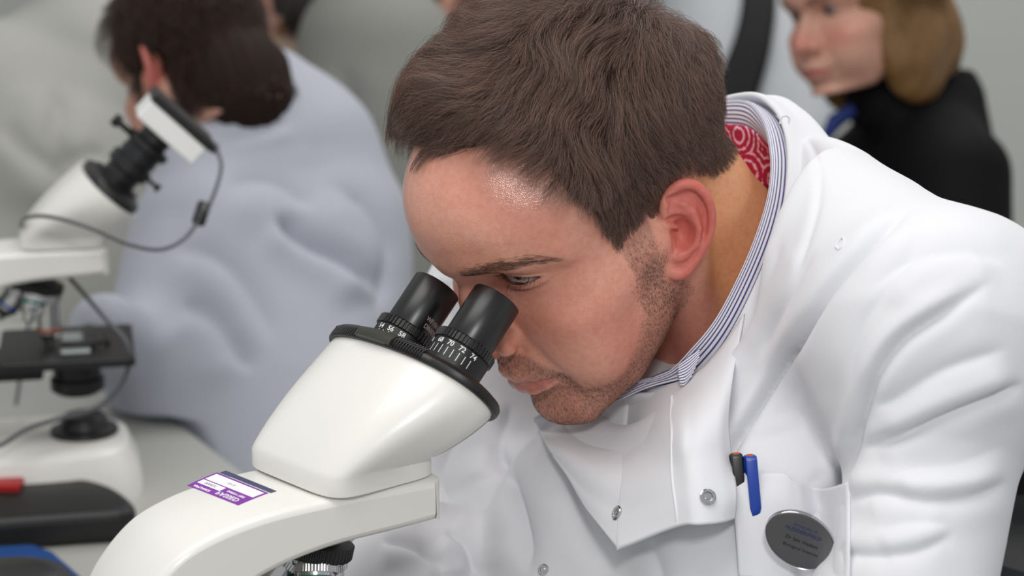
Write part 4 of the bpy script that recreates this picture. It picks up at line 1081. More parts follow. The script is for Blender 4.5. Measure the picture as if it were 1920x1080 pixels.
# coat collar (stand collar standing open) and the shirt inside it
rad = RING - _rc; rad = rad - (rad @ RN)[:, None] * RN; rad /= np.linalg.norm(rad, axis=1)[:, None]
sw = np.array([.42, .45, .62, .85, 1, 1, 1, 1, 1, 1, 1, 1, .8, .5, .42])[:, None]
cloth_patch('coat_collar', [RING + rad * 1.0 - RN * 24, RING + rad * 1.2 - RN * 10, RING + rad * 2.2 - RN * 3, RING + rad * 4.5 - RN * 3.5, RING + (rad * 9 - RN * 14) * (sw + 1) / 2, RING + (rad * 17 - RN * 30) * sw, RING + (rad * 27 - RN * 46) * sw, RING + (rad * 22 - RN * 66) * sw], cotton, coat, 1.6, 5, 8, True, .6)
stripes = cloth_mat_stripes()
S2p = [(1378, 192, 1291), (1425, 218, 1266), (1445, 285, 1240), (1444, 350, 1220), (1423, 425, 1203), (1390, 508, 1188), (1343, 595, 1178), (1296, 655, 1180), (1250, 700, 1195), (1185, 712, 1225)]
S2 = np.array([CP(*q) for q in S2p] + [tuple(v) for v in (RING - rad * 5 + RN * 4)[10:]])
S3 = S2 - rad * 4 - RN * 14; S3[0] = CP(1372, 236, 1296); S3[1] = CP(1420, 250, 1276); S3[14] = CP(1290, 250, 1350)
S4 = S3 - rad * 2 - RN * 32; S4[0] = CP(1372, 350, 1304); S4[1] = CP(1424, 352, 1288)
shirt = cloth_patch('shirt_collar', [RING - rad * 2.5 - RN * 16, RING - rad * 2.5 - RN * 5, (RING + S2) / 2 - rad * 1.0, S2, S2 * .6 + S3 * .4 - rad * 1.5, S3], stripes, man, .8, 6, 8, True, .5, attr=15)
shirt['label'] = 'white shirt collar with fine violet stripes'
pais = bpy.data.materials.new('red_paisley'); pais.use_nodes = True; nt = pais.node_tree; b = nt.nodes['Principled BSDF']; b.inputs['Roughness'].default_value = .8
tc = nt.nodes.new('ShaderNodeTexCoord'); vo = nt.nodes.new('ShaderNodeTexVoronoi'); vo.inputs['Scale'].default_value = 42; vo.inputs['Randomness'].default_value = .6
nt.links.new(tc.outputs['Object'], vo.inputs['Vector'])
sn = nt.nodes.new('ShaderNodeMath'); sn.operation = 'MULTIPLY'; sn.inputs[1].default_value = 34; nt.links.new(vo.outputs['Distance'], sn.inputs[0])
s2 = nt.nodes.new('ShaderNodeMath'); s2.operation = 'SINE'; nt.links.new(sn.outputs[0], s2.inputs[0])
nz = nt.nodes.new('ShaderNodeTexNoise'); nz.inputs['Scale'].default_value = 420; nt.links.new(tc.outputs['Object'], nz.inputs['Vector'])
ad = nt.nodes.new('ShaderNodeMath'); ad.operation = 'MULTIPLY_ADD'; ad.inputs[1].default_value = 3.2; ad.inputs[2].default_value = -1.6; nt.links.new(nz.outputs[0], ad.inputs[0])
a2 = nt.nodes.new('ShaderNodeMath'); nt.links.new(s2.outputs[0], a2.inputs[0]); nt.links.new(ad.outputs[0], a2.inputs[1])
cr = nt.nodes.new('ShaderNodeValToRGB'); cr.color_ramp.elements[0].position = .25; cr.color_ramp.elements[0].color = lin('#a8123a'); cr.color_ramp.elements[1].position = .85; cr.color_ramp.elements[1].color = lin('#e9b4c4')
nt.links.new(a2.outputs[0], cr.inputs[0]); nt.links.new(cr.outputs[0], b.inputs['Base Color'])
li = cloth_patch('collar_lining', [S3 + RN * 2, (S3 + S4) / 2, S4], pais, shirt, .8, 6, 8, True, .4); li['label'] = 'crimson paisley collar lining'
# shirt collar point and placket under the chin
cloth_patch('collar_point', [[CP(1272, 684, 1174), CP(1292, 668, 1171), CP(1312, 654, 1170)], [CP(1272, 702, 1172), CP(1290, 694, 1170), CP(1310, 674, 1168)], [CP(1276, 722, 1172), CP(1284, 722, 1171), CP(1296, 708, 1169)]], stripes, shirt, 1.0, 6, 6, attr=9)
cloth_patch('shirt_front', [[CP(1150, 738, 1235), CP(1210, 712, 1215), CP(1262, 690, 1196)], [CP(1160, 752, 1232), CP(1215, 728, 1210), CP(1275, 712, 1190)]], stripes, shirt, .8, 6, 6, attr=4)
# the open front flap of the coat
def fl(x, y, off, mn=0): return CP(x, y, max(mn, depth_at(x, y) - off))
FL = [[CP(1000, 786, 1272), CP(1052, 760, 1272), CP(1115, 742, 1268), CP(1174, 731, 1246), CP(1190, 728, 1238), CP(1255, 722, 1198), CP(1305, 700, 1172), CP(1352, 650, 1166), CP(1395, 588, 1168)],
      [fl(1003, 792, 22, 1262), fl(1050, 800, 26, 1262), fl(1110, 812, 28, 1258), fl(1166, 818, 30, 1240), fl(1178, 820, 30, 1236), fl(1262, 812, 30), fl(1300, 800, 34), fl(1345, 780, 24), fl(1366, 760, 12)],
      [fl(1020, 825, 20), fl(1058, 845, 24), fl(1105, 868, 28), fl(1160, 889, 30), fl(1174, 890, 30), fl(1262, 880, 32), fl(1298, 872, 36), fl(1345, 862, 24), fl(1370, 856, 14)],
      [fl(1036, 850, 20), fl(1062, 880, 24), fl(1100, 925, 30), fl(1153, 961, 34), fl(1168, 965, 34), fl(1268, 935, 32), fl(1305, 930, 34), fl(1350, 930, 24), fl(1380, 925, 14)],
      [fl(1042, 858, 18), fl(1068, 895, 24), fl(1102, 955, 32), fl(1155, 1024, 39), fl(1168, 1026, 39), fl(1272, 988, 32), fl(1310, 984, 34), fl(1350, 980, 24), fl(1376, 972, 12)]]
flap = cloth_patch('coat_flap', FL, cotton, coat, 1.8, 10, 8, rip=.5, seed=8)
sm = Mesh(); sl_ = []
for x_, y_ in ((1262, 745), (1260, 780), (1262, 812), (1262, 845), (1262, 880), (1264, 910), (1268, 940), (1271, 965), (1273, 984)):
    c_, n_ = on_grid('coat_flap', x_, y_); sl_.append(c_ + n_ * .9)
sm.add(*tube(catmull(sl_, 4), .9, 8))
sm.build('flap_seam', cotton, flap, xf=lambda V: c2w(V / 1000))
def stud(name, x, y, off, r=4.2, parent=coat, grid=None):
    if grid: c, n = on_grid(grid, x, y); c = c + n * 1.3
    else: c = CP(x, y, depth_at(x, y) - off); n = np.array([-.25, .1, 1.0])
    m_ = Mesh(); m_.add(*lathe([(r, -.8), (r, .5), (r * .85, 1.0), (r * .6, .9), (r * .52, .1), (r * .3, .1), (r * .28, .8), (.1, .9)], c, n, 32))
    o = m_.build(name, chrome, parent, xf=lambda V: c2w(V / 1000), auto=40); return o
stud('snap_fastener', 1160, 963, 36.5, 4.4, flap, 'coat_flap'); stud('snap_fastener', 1326, 933, 33.5, 4.6, flap, 'coat_flap'); stud('snap_fastener', 1019, 1068, 1.5, 3.4, coat)
# chest pocket
PK = [[fl(1372, 887, 9), fl(1420, 888, 9), fl(1470, 889, 9), fl(1492, 903, 7), fl(1540, 916, 5), fl(1592, 904, 4)],
      [fl(1374, 940, 8), fl(1420, 940, 8), fl(1470, 942, 8), fl(1500, 950, 6), fl(1545, 955, 4), fl(1592, 955, 3)],
      [fl(1380, 1010, 6), fl(1425, 1010, 6), fl(1475, 1010, 6), fl(1505, 1012, 6), fl(1545, 1015, 6), fl(1592, 1015, 4)],
      [fl(1385, 1085, 4), fl(1430, 1090, 4), fl(1480, 1090, 4), fl(1510, 1090, 4), fl(1550, 1090, 4), fl(1592, 1090, 3)]]
cloth_patch('chest_pocket', PK, cotton, coat, 1.1, 8, 8, rip=.3, seed=12)
# stitched eyelet and loop
for nm, pts in (('hanging_loop', [(1462, 232), (1466, 220), (1474, 217), (1480, 222), (1478, 232)]), ('eyelet_stitch', [(1572, 468), (1567, 462), (1572, 452), (1580, 446), (1582, 454), (1577, 464), (1570, 469)])):
    q = [CP(x, y, depth_at(x, y + (12 if nm == 'hanging_loop' else 0)) - 1.5) for x, y in pts]; m_ = Mesh(); m_.add(*tube(catmull(q, 4), .55, 6)); m_.build(nm, cotton, coat, xf=lambda V: c2w(V / 1000))

# ---- pens and badge
pen_blue = mat('blue_plastic', '#083a9a', .3, coat=.3); pen_black = mat('dark_pen_plastic', '#17171a', .35); orange = mat('orange_plastic', '#d8662a', .4)
def pen(x, y0, y1, off, m, label, out=True):
    d0 = depth_at(x, y0 + 60) - off; a = CP(x, y0, d0); b = CP(x + 9, y1, d0)
    root = empty('pen', c2w(b / 1000)); tag(root, label, 'pen', 'pens in the chest pocket')
    ax = a - b; L = np.linalg.norm(ax); ax /= L; xx = lambda V: c2w(V / 1000)
    o = Mesh(); o.add(*lathe([(2.0, -40), (4.2, -34), (4.2, L - 4), (3.9, L - 1), (3.0, L)], b, ax, 6 * 4)); o.build('barrel', m, root, xf=xx, auto=35)
    n = np.array([0, 0, 1.0]); n -= (n @ ax) * ax; n /= np.linalg.norm(n); sd = np.cross(ax, n)
    c = Mesh(); w = 3.3; prof = [(L - 1, 3.5), (L, 6.0), (L - 2, 8.0), (4, 9.4), (0, 9.0), (-1.5, 8.0)] if out else [(L - 1, 3.5), (L, 4.6), (L - 2, 5.2), (4, 5.2), (0, 5.0), (-1.5, 4.6)]
    V = []
    for t_, h_ in prof:
        ww = w if t_ > 1 else w * .75
        V += [b + ax * t_ + n * h_ - sd * ww, b + ax * t_ + n * (h_ + 1.6) - sd * ww * .9, b + ax * t_ + n * (h_ + 1.6) + sd * ww * .9, b + ax * t_ + n * h_ + sd * ww]
    c.add(np.array(V), grid_faces(len(prof), 4, False, True).tolist() + [[0, 1, 2, 3], [20, 23, 22, 21]])
    c.build('pocket_clip', m, root, xf=xx, bevel=.0006)
    e = Mesh(); e.add(*box((0, 0, 0), (3.2, 3.2, 1.0))); Mx = np.stack([sd, n, ax], 1); e.V = [v @ Mx.T + b + ax * (L + .2) + n * 2.0 for v in e.V]; e.build('end_plug', orange, root, xf=xx, smooth=False)
    return root
pen(1405, 853, 962, 3.0, pen_blue, 'blue pen clipped over the edge of the man\'s chest pocket')
pen(1379, 850, 950, 3.0, pen_black, 'black pen in the man\'s chest pocket, left of the blue pen', False)
bc, bn = on_grid('chest_pocket', 1500, 1013); bn = bn * .35 + np.array([-.44, -.50, .74]) * .65; bn /= np.linalg.norm(bn); bc = bc + np.array([0, 0, 1.0]) * 20; bc = CP(1500, 1013, -bc[2])
badge = empty('name_badge', c2w(bc / 1000)); tag(badge, 'oval dark grey metal name badge pinned below the chest pocket edge', 'badge')
steel = mat('brushed_steel', '#77777a', .38, metal=.85, noise=(60, .1)); steel_e = mat('polished_rim', '#d8d8da', .15, metal=1.0)
bx = np.array([.80, -.56, 0]); bx -= (bx @ bn) * bn; bx /= np.linalg.norm(bx); by = np.cross(bn, bx)
def bd_ell(r): 
    t = np.linspace(0, 2 * math.pi, 72, endpoint=False); return np.cos(t)[:, None] * bx * 20.5 * r + np.sin(t)[:, None] * by * 16.0 * r
for nm, secs, m_ in (('plate', [(.94, -.2), (.965, .8), (.95, 1.1)], steel), ('rim', [(.97, -2.2), (1.0, -1.8), (1.0, .6), (.985, 1.0), (.955, .6)], steel_e)):
    V = np.concatenate([bc + bd_ell(r) + bn * h for r, h in secs]); k = len(secs)
    o = Mesh(); o.add(V, grid_faces(k, 72, False, True)[:, ::-1].tolist() + [list(range(72)), [(k - 1) * 72 + i for i in range(71, -1, -1)]] if nm == 'plate' else grid_faces(k, 72, False, True)[:, ::-1].tolist() + [list(range(72))]); bo = o.build(nm, m_, badge, xf=lambda V: c2w(V / 1000), auto=40)
    if nm == 'plate': plate = bo
tx_n = mat('badge_navy_ink', '#1f2c5c', .5); tx_k = mat('badge_black_ink', '#111111', .5)
tdx = np.array([.93, -.32, 0]); tdx -= (tdx @ bn) * bn; tdx /= np.linalg.norm(tdx); tdy = np.cross(bn, tdx)
bfn = lambda V2, h: bc + V2[:, :1] * tdx + V2[:, 1:2] * tdy + bn * (1.12 + h)
o = Mesh(); T, TF = text_geo('University of', 2.6, .02); o.add(*sheet(T + [0, 8.6], TF, bfn, .05)); T, TF = text_geo('HUDDERSFIELD', 3.0, .06); o.add(*sheet(T + [0, 5.4], TF, bfn, .05)); o.build('badge_crest_text', tx_n, plate, xf=lambda V: c2w(V / 1000), smooth=False)
o = Mesh(); T, TF = text_geo('Dr Iain Haslam', 3.1, .04); o.add(*sheet(T + [1, 0], TF, bfn, .05)); T, TF = text_geo('Biological Sciences', 2.7, .02); o.add(*sheet(T + [2, -4.6], TF, bfn, .05)); o.build('badge_name_text', tx_k, plate, xf=lambda V: c2w(V / 1000), smooth=False)
# ---------------------------------------------------------------- the room and everybody behind
wallm = mat('painted_wall', '#cfd2cc', .8, noise=(3, .03), bump=(200, .05, .001)); floorm = mat('vinyl_floor', '#8b8c88', .5, noise=(6, .08))
def slab(name, c, s, m, kind='structure', rot=0):
    V, F_ = box((0, 0, 0), s); cc, ss = math.cos(rot), math.sin(rot)
    V = V @ np.array([[cc, -ss, 0], [ss, cc, 0], [0, 0, 1]]).T + np.array(c)
    o = mesh_obj(name, V, F_, m, smooth=False)
    if kind: o['kind'] = kind
    return o
slab('floor', (0, 2.2, -0.05), (9, 8, .1), floorm)
slab('wall_back', (0, 5.05, 1.4), (9, .1, 2.9), wallm)
slab('baseboard_back', (0, 4.985, .06), (9, .03, .12), mat('skirting', '#8e918e', .5))
bench_m = mat('bench_laminate', '#a9a9a4', .45, noise=(5, .04), bump=(500, .04, .0003))
bench = empty('lab_bench', (-.75, 1.5, 0)); tag(bench, 'pale grey laminate lab bench carrying both microscopes', 'bench')
B_ = Mesh(); B_.add(*prism(np.array([(-1.7, .45), (.02, .45), (.02, 1.36), (-.115, 1.557), (-.23, 1.776), (-.361, 2.019), (-.45, 2.16), (-.60, 2.42), (-1.7, 2.42)]), TABLE_Z - .04, TABLE_Z)); B_.build('worktop', bench_m, bench, smooth=False, bevel=.003)
for x, y in ((-1.6, .55), (-.05, .55), (-1.6, 2.3), (-.62, 2.3)):
        l = Mesh(); l.add(*box((x, y, (TABLE_Z - .04) / 2), (.05, .05, TABLE_Z - .04))); l.build('leg', mat('bench_leg', '#4c4f50', .5), bench, smooth=False)
cab = slab('storage_cabinet', *(lambda c: ((c[0], c[1], .70), (1.3, .5, 1.40)))(P(680, 400, 4.4)), mat('cabinet_grey', '#4c4f4c', .6), None)
tag(cab, 'dark grey storage cabinet against the back wall, seen between the gowns', 'cabinet')

# ---- second microscope with a camera on it
O_B = P(133, 468, 1.83)
O_B[2] = TABLE_Z + .235
scopeB, xfB, RB = microscope(O_B, math.radians(-78), 'white microscope behind on the left with a camera mounted on its head', binocular=False)
CX = MT - AX * 62.5
ad_ = Mesh(); ad_.add(*lathe([(24, 8), (24, 12), (17, 13), (17, 22), (21, 24), (21, 34), (18, 35), (18, 48), (22, 50), (22, 56), (15, 58), (15, 68)], CX, AX, 48, BX)); ado = ad_.build('camera_adapter', black_m, scopeB, xf=xfB, auto=35)
sc_ = Mesh(); sc_.add(*lathe([(3, 0), (3, 14), (6, 15), (6, 21), (5, 22)], CX + AX * 52 + BX * 18, BX, 24)); sc_.build('clamp_screw', black_p, ado, xf=xfB, auto=40); sc_ = Mesh(); sc_.add(*lathe([(2, 0), (2, 12), (4, 13), (4, 16)], CX + AX * 30 - BX * 18, -BX, 24)); sc_.build('clamp_screw', black_p, ado, xf=xfB, auto=40)
rn = Mesh(); rn.add(*lathe([(18.1, 39), (18.6, 39.5), (18.6, 42), (18.1, 42.5)], CX, AX, 40, BX)); rn.build('adapter_ring', grey_m, ado, xf=xfB, auto=40)
camw = empty('microscope_camera', xfB(np.array([CX + AX * 66]))[0]); tag(camw, 'small white and black camera on top of the far microscope head', 'camera')
def obox(name, c, sz, m, parent, ax=AX, bx=BX, bev=.002):     # size (lateral, along bx, along ax)
    V, F_ = box((0, 0, 0), sz); V = c + V[:, :1] * SX + V[:, 1:2] * bx + V[:, 2:] * ax
    o_ = Mesh(); o_.add(V, F_); return o_.build(name, m, parent, xf=xfB, bevel=bev, smooth=False)
obox('body', CX + AX * 79 - BX * 4, (60, 66, 20), mat('camera_white', '#eeeeec', .35), camw)
obox('back_plate', CX + AX * 93 - BX * 5, (62, 70, 9), black_p, camw)
obox('plug', CX + AX * 92 - BX * 43, (12, 12, 9), black_p, camw)
# its lead, with a ferrite bead
cabm = mat('grey_cable', '#55565a', .5)
def cable(name, pts, r, label, m=cabm):
    o_ = Mesh(); o_.add(*tube(catmull([P(*q) for q in pts], 8), r, 10)); o = o_.build(name, m); tag(o, label, 'cable'); return o
lead = cable('camera_cable', [(398, 268, 1.82), (408, 285, 1.82), (415, 310, 1.81), (408, 345, 1.80), (392, 385, 1.79), (375, 410, 1.78), (345, 448, 1.76), (300, 468, 1.73), (240, 458, 1.71), (180, 432, 1.70), (120, 412, 1.70), (70, 405, 1.72), (42, 415, 1.79), (45, 445, 1.90), (70, 470, 1.95), (60, 560, 2.0), (30, 760, 2.02)], .0018, 'thin grey camera lead with a black bead looping across the far microscope head')
fb = Mesh(); fb.add(*tube([P(384, 380, 1.79), P(383, 383, 1.79), P(372, 418, 1.78), P(371, 421, 1.78)], [.004, .0062, .0062, .004], 14)); fb.build('ferrite_bead', black_p, lead)
cable('power_cable', [(130, 520, 1.86), (165, 560, 1.84), (200, 600, 1.82), (236, 640, 1.81), (243, 680, 1.81), (222, 730, 1.81), (180, 765, 1.81), (110, 785, 1.80), (50, 805, 1.78), (0, 835, 1.75), (-60, 850, 1.72)], .0021, 'dark grey lead hanging behind the stage of the far microscope')
# ---- things on the bench in the lower left corner
def on_bench(px, py, h=0.0):       # where the sight line through a pixel meets the bench top
    d0 = P(px, py, 1.0) - CAM_LOC; t = (TABLE_Z + h - CAM_LOC[2]) / d0[2]; return CAM_LOC + d0 * t
def bench_prism(name, pix, h, m, label, cat, bev=.006, parent=None, z0=0.0):
    pts = np.array([on_bench(x, y, h)[:2] for x, y in pix]); o_ = Mesh(); o_.add(*prism(pts, TABLE_Z + z0 + .0003, TABLE_Z + h)); o = o_.build(name, m, parent, bevel=bev, smooth=False)
    if label: tag(o, label, cat)
    return o
def smooth_px(p, n=5): return catmull(np.array(p, float), n, True)
cs = bench_prism('equipment_case', smooth_px([(-120, 905), (0, 893), (110, 888), (200, 905), (248, 935), (240, 955), (120, 965), (-20, 975), (-140, 985)][::-1]), .030, mat('case_black', '#141414', .5), 'flat black plastic case with a red switch in front of the far microscope', 'case', .008)
rd = Mesh(); c0_ = on_bench(10, 906, .034); rd.add(*box((c0_[0], c0_[1], TABLE_Z + .032), (.030, .022, .010))); rd.build('red_switch', mat('red_plastic', '#b01c20', .4), cs, bevel=.003, smooth=False)
bench_prism('blue_tray', [(-80, 1026), (62, 1018), (100, 1032), (150, 1075), (190, 1130), (-60, 1160)][::-1], .012, mat('blue_tray_plastic', '#14427f', .45), 'blue tray lying on the bench in the near left corner', 'tray', .004)
cc_ = on_bench(10, 1095, .04); o_ = Mesh(); o_.add(*lathe([(.052, 0), (.055, .006), (.055, .022), (.048, .032), (.030, .038), (.002, .040)], (cc_[0], cc_[1], TABLE_Z + .0123), (0, 0, 1), 48)); tag(o_.build('round_lid', black_p, auto=40), 'round dark plastic lid lying on the blue tray', 'lid')

# ---------------------------------------------------------------- other people
gV, gQ = surface_nets(lambda p: smax(sdf_head(p), -85 - np.asarray(p)[:, 2], 4), (-95, -135, -95), (95, 115, 135), 2.6, block=6); gV = smooth_mesh(gV, gQ, 1, .4)
gq = np.stack([np.abs(gV[:, 0]), -gV[:, 1], gV[:, 2]], -1).astype(np.float32)
def g_pig(base, lip, cheek, brow):
    C = np.tile(np.array(lin(base)[:3]), (len(gV), 1))
    g = lambda c, r: np.exp(-((gq - c) ** 2 / np.asarray(r, float) ** 2).sum(1))
    C = lerpc(C, .6 * np.clip(g((42, 72, -14), (22, 28, 16)) + g((4, 108, -16), (16, 16, 14)), 0, 1), cheek)
    ed = sdf_ear(np.stack([np.abs(gV[:, 0]), gV[:, 1], gV[:, 2]], -1).astype(np.float32)); C = lerpc(C, .7 * sstep(3, .5, ed), cheek)
    ld = s_chain(gq, [(0, 101, -54), (15, 97, -54), (25, 89, -54.6)], [6, 5, 1.5], 1); C = lerpc(C, .9 * sstep(1, -1, ld), lip)
    bd = s_chain(gq, brow_c * [1, -1, 1], [4, 4, 4, 4, 3, 2], 1); C = lerpc(C, .7 * sstep(2, -2, bd), brow)
    return C
skg = mat('skin_soft', '#c98f72', .45, sss=(0.10, (1.0, 0.35, 0.18), 0.004)); nt = skg.node_tree
at = nt.nodes.new('ShaderNodeAttribute'); at.attribute_name = 'pigment'; nt.links.new(at.outputs['Color'], nt.nodes['Principled BSDF'].inputs['Base Color'])
def frame_hd(fwd, up):
    f = np.array(fwd, float); f /= np.linalg.norm(f); u = np.array(up, float); u -= (u @ f) * f; u /= np.linalg.norm(u)
    return np.stack([np.cross(u, f), -f, u], 1)     # left, back, up
def grown(n, Lf, Hf, comb_f, mask=None, wob=.3, cs=.5, seed=3):
    r0 = np.random.default_rng(seed)
    F = -gV[:, 1]; z = gV[:, 2]
    sc = (in_poly(F, z, SCALP) if mask is None else mask(np.abs(gV[:, 0]), F, z)).astype(float)
    w = (sc[gQ].mean(1) > .5) * 1.0
    a, b_, c, d = (gV[gQ[:, k]] for k in range(4)); ar = np.linalg.norm(np.cross(c - a, d - b_), axis=1) * w
    i = r0.choice(len(gQ), n, p=ar / ar.sum()); u = r0.random((n, 1)); v = r0.random((n, 1))
    r = (a[i] * (1 - u) + b_[i] * u) * (1 - v) + (d[i] * (1 - u) + c[i] * u) * v
    S = grow(r, Lf(r) * r0.uniform(.8, 1.1, n), Hf(r) * r0.uniform(.4, 1.1, n), comb_f, 9, seed, wob, r0.choice(n, max(30, n // 40), replace=False), cs)
    return S + r0.normal(0, 1, S.shape) * (np.linspace(0, 1, 10) ** 1.5)[None, :, None] * .8, sc
trou = mat('dark_trousers', '#24262b', .8); shoe_m = mat('black_shoe', '#101010', .5)
def legs(root, x, y, top, yaw=0.0):       # trousers and shoes under a standing person
    dx, dy = math.cos(yaw) * .09, math.sin(yaw) * .09
    o = Mesh(); o.add(*tube(catmull([(x, y, top + .04), (x, y, top - .02), (x, y, top - .10)], 4), [.10, .13, .14, .15, .15, .15, .15, .14, .12], 20))
    for s in (1, -1): o.add(*tube(catmull([(x + s * dx * .7, y + s * dy * .7, top - .03), (x + s * dx, y + s * dy, top * .55), (x + s * dx, y + s * dy, .06)], 6), np.linspace(.095, .062, 13), 16))
    o.build('trousers', trou, root)
    for s in (1, -1):
        o = Mesh(); c, si = math.cos(yaw), math.sin(yaw); O = rrect(.10, .27, .045); O = np.stack([O[:, 0] * c - O[:, 1] * si, O[:, 0] * si + O[:, 1] * c], 1) + [x + s * dx + .05 * si, y + s * dy - .05 * c]
        o.add(*prism(O, .001, .075)); o.build('shoe', shoe_m, root, bevel=.012, smooth=False)
_hp = c2w((NB - tup * 520) / 1000); legs(man, _hp[0], _hp[1], .95, -.6)
def person(label, c_px, R, scale, pig, hairM, strands, body_f, lo, hi, bodyM, bodyname, folds=(), bh=7.0, nz_=(4, 2), eyes=False, group=None, capcol='#241810', cap=None, capM=None, lg=None):
    """c_px: (px, py, depth) of the point between the ears; R: head frame in camera axes; scale: head size factor"""
    T0 = CP(*c_px)
    tw = lambda V: c2w((np.asarray(V, float) * scale @ R.T + T0) / 1000)
    root = empty('person', (tw([[0, 0, -600]])[0][0], tw([[0, 0, 0]])[0][1], 0)); tag(root, label, 'person', group)
    S, sc = strands
    C = lerpc(pig, .9 * sc, capcol)
    mesh_obj('head', tw(gV), gQ, skg, root, attrs={'pigment': C})
    if eyes:
        for s in (1, -1):
            V, F_ = lathe([(EYE_R * math.sin(a), -EYE_R * math.cos(a)) for a in np.linspace(.01, math.pi - .01, 16)], (s * EYE[0], -EYE[1], EYE[2]), (0, 0, 1), 24); eo = mesh_obj('eyeball', tw(V), F_, mat('eye_white_soft', '#8f857f', .2), root)
            g_ = np.array([.1, -.93, -.3]); V, F_ = lathe([(6.2, 10.8), (4, 11.8), (.1, 12.6)], (s * EYE[0], -EYE[1], EYE[2]), g_ / np.linalg.norm(g_), 24); mesh_obj('iris', tw(V), F_, mat('iris_dark', '#17130f', .2), eo)
    if cap:
        Vc, Qc = surface_nets(cap, (-130, -150, -140), (130, 150, 170), 4.0, block=6); Vc = smooth_mesh(Vc, Qc, 2, .5)
        Nc = v_normals(Vc, Qc); Vc = Vc + Nc * (1.6 * noise3(Vc * [1, 1, .25], .28, 9))[:, None]
        mesh_obj('hair_mass', tw(Vc), Qc, capM, root)
    h = hair_obj('hair', tw(S.reshape(-1, 3)).reshape(S.shape), .00022 * scale, hairM, root); h['kind'] = 'stuff'
    V, Q = surface_nets(body_f, lo, hi, bh, block=6); V, Q = keep_largest(V, Q); V = smooth_mesh(V, Q, 2, .5)
    V = fold(V, Q, list(folds), nz_[0], nz_[1], bh / 2.6)
    mesh_obj(bodyname, c2w(V / 1000), Q, bodyM, root)
    wv = c2w(V / 1000); low = wv[wv[:, 2] < wv[:, 2].min() + .15].mean(0) if lg is None else lg; legs(root, low[0], low[1], max(.5, wv[:, 2].min() + .22) if lg is None else .9)
    return root
gown = mat('nonwoven_gown', '#b9bcc8', .8, sheen=.2, bump=(700, .25, .0006)); nt = gown.node_tree
tr = nt.nodes.new('ShaderNodeBsdfTranslucent'); tr.inputs[0].default_value = lin('#c3c9d4'); mxs = nt.nodes.new('ShaderNodeMixShader'); mxs.inputs[0].default_value = .2
nt.links.new(nt.nodes['Principled BSDF'].outputs[0], mxs.inputs[1]); nt.links.new(tr.outputs[0], mxs.inputs[2]); nt.links.new(mxs.outputs[0], nt.nodes['Material Output'].inputs[0])
gown3 = mat('nonwoven_gown_dark', '#82847e', .8, bump=(700, .25, .0006))  # base grey lowered to stand in for flash falloff
gown2 = mat('nonwoven_gown_grey', '#a8a8a2', .8, sheen=.2, bump=(700, .25, .0006))  # gown greyed in its colour for the weaker flash back there
down = lambda p, root: np.stack([0 * root[:, 0], .15 + 0 * root[:, 0], -1 + 0 * root[:, 0]], -1)
def bob(p, root):
    x = root[:, 0]; F = -root[:, 1]; z = root[:, 2]
    return np.stack([np.sign(x) * (.5 + 0 * x) * sstep(60, 110, z), .25 + .25 * sstep(0, 60, F), -.9 + .5 * sstep(70, 120, z)], -1)
n_q = globals().get('QUICK', 1.0)
# the boy at the far microscope
boyS = grown(int(16000 * n_q), lambda r: 26 + 14 * sstep(30, 90, r[:, 2]) + 0 * r[:, 0], lambda r: 17 + 4 * sstep(40, 100, r[:, 2]), comb, lambda x, F, z: in_poly(F, z, SCALP) | ((F < -18) & (z > -62) & (F > -110) & (z < 60) & (x < 66)), seed=4)
def boy_cap(p):
    x = np.abs(p[:, 0]); F = -p[:, 1]; z = p[:, 2]; q = np.stack([x, F, z], -1)
    d = s_ell(q, (0, -16, 52), (86, 94, 88)); d = smin(d, s_ell(q, (0, -74, -42), (67, 51, 72)), 14)
    d = smax(d, -s_ell(q, (0, 96, -14), (82, 62, 78)), 8); return smax(d, -s_ell(q, (84, -2, -4), (26, 34, 40)), 6)
def wom_cap(p):
    x = np.abs(p[:, 0]); F = -p[:, 1]; z = p[:, 2]; q = np.stack([x, F, z], -1)
    d = s_ell(q, (0, -16, 54), (94, 102, 92)); d = smin(d, s_ell(q, (64, -20, -42), (34, 56, 84)), 16); d = smin(d, s_ell(q, (0, -80, -40), (86, 50, 84)), 18)
    return smax(d, -s_ell(q, (0, 98, -10), (70, 68, 92)), 8)
def boy_body(p):
    p = np.asarray(p, np.float32)
    d = capsC(p, [(455, 300, 2280, 95), (490, 520, 2280, 150), (500, 800, 2200, 160), (520, 1000, 2150, 165)])
    d = smin(d, capsC(p, [(455, 300, 2280, 70), (560, 280, 2330, 80), (640, 420, 2330, 78), (660, 640, 2290, 62)]), 60)
    d = smin(d, capsC(p, [(440, 300, 2260, 70), (380, 430, 2180, 80), (330, 620, 2130, 66), (330, 690, 2120, 60)]), 60)
    d = smin(d, capsC(p, [(330, 690, 2120, 60), (260, 660, 2080, 50), (200, 620, 2010, 40)]), 30)
    d = smin(d, capsC(p, [(425, 252, 2262, 62), (482, 232, 2290, 70)]), 20)
    d = smin(d, capsC(p, [(515, 150, 2340, 34), (590, 270, 2330, 60)]), 40)
    return smax(d, -(bench_sd(p) - 6), 8)
BF = [([(520, 400), (580, 450), (650, 490), (710, 560)], 12, 22, 12, 2.5), ([(400, 240), (470, 245), (560, 225)], 7, 5, 4, 2.5), ([(620, 330), (690, 400), (715, 500), (700, 600)], 14, 12, 8, 2.5), ([(330, 560), (400, 600), (470, 700)], 18, 12, 8, 2.5),
      ([(300, 450), (380, 470), (460, 540), (520, 640)], 20, 8, 8, 2.2), ([(420, 330), (520, 340), (600, 400)], 20, 8, 6, 2.2)]
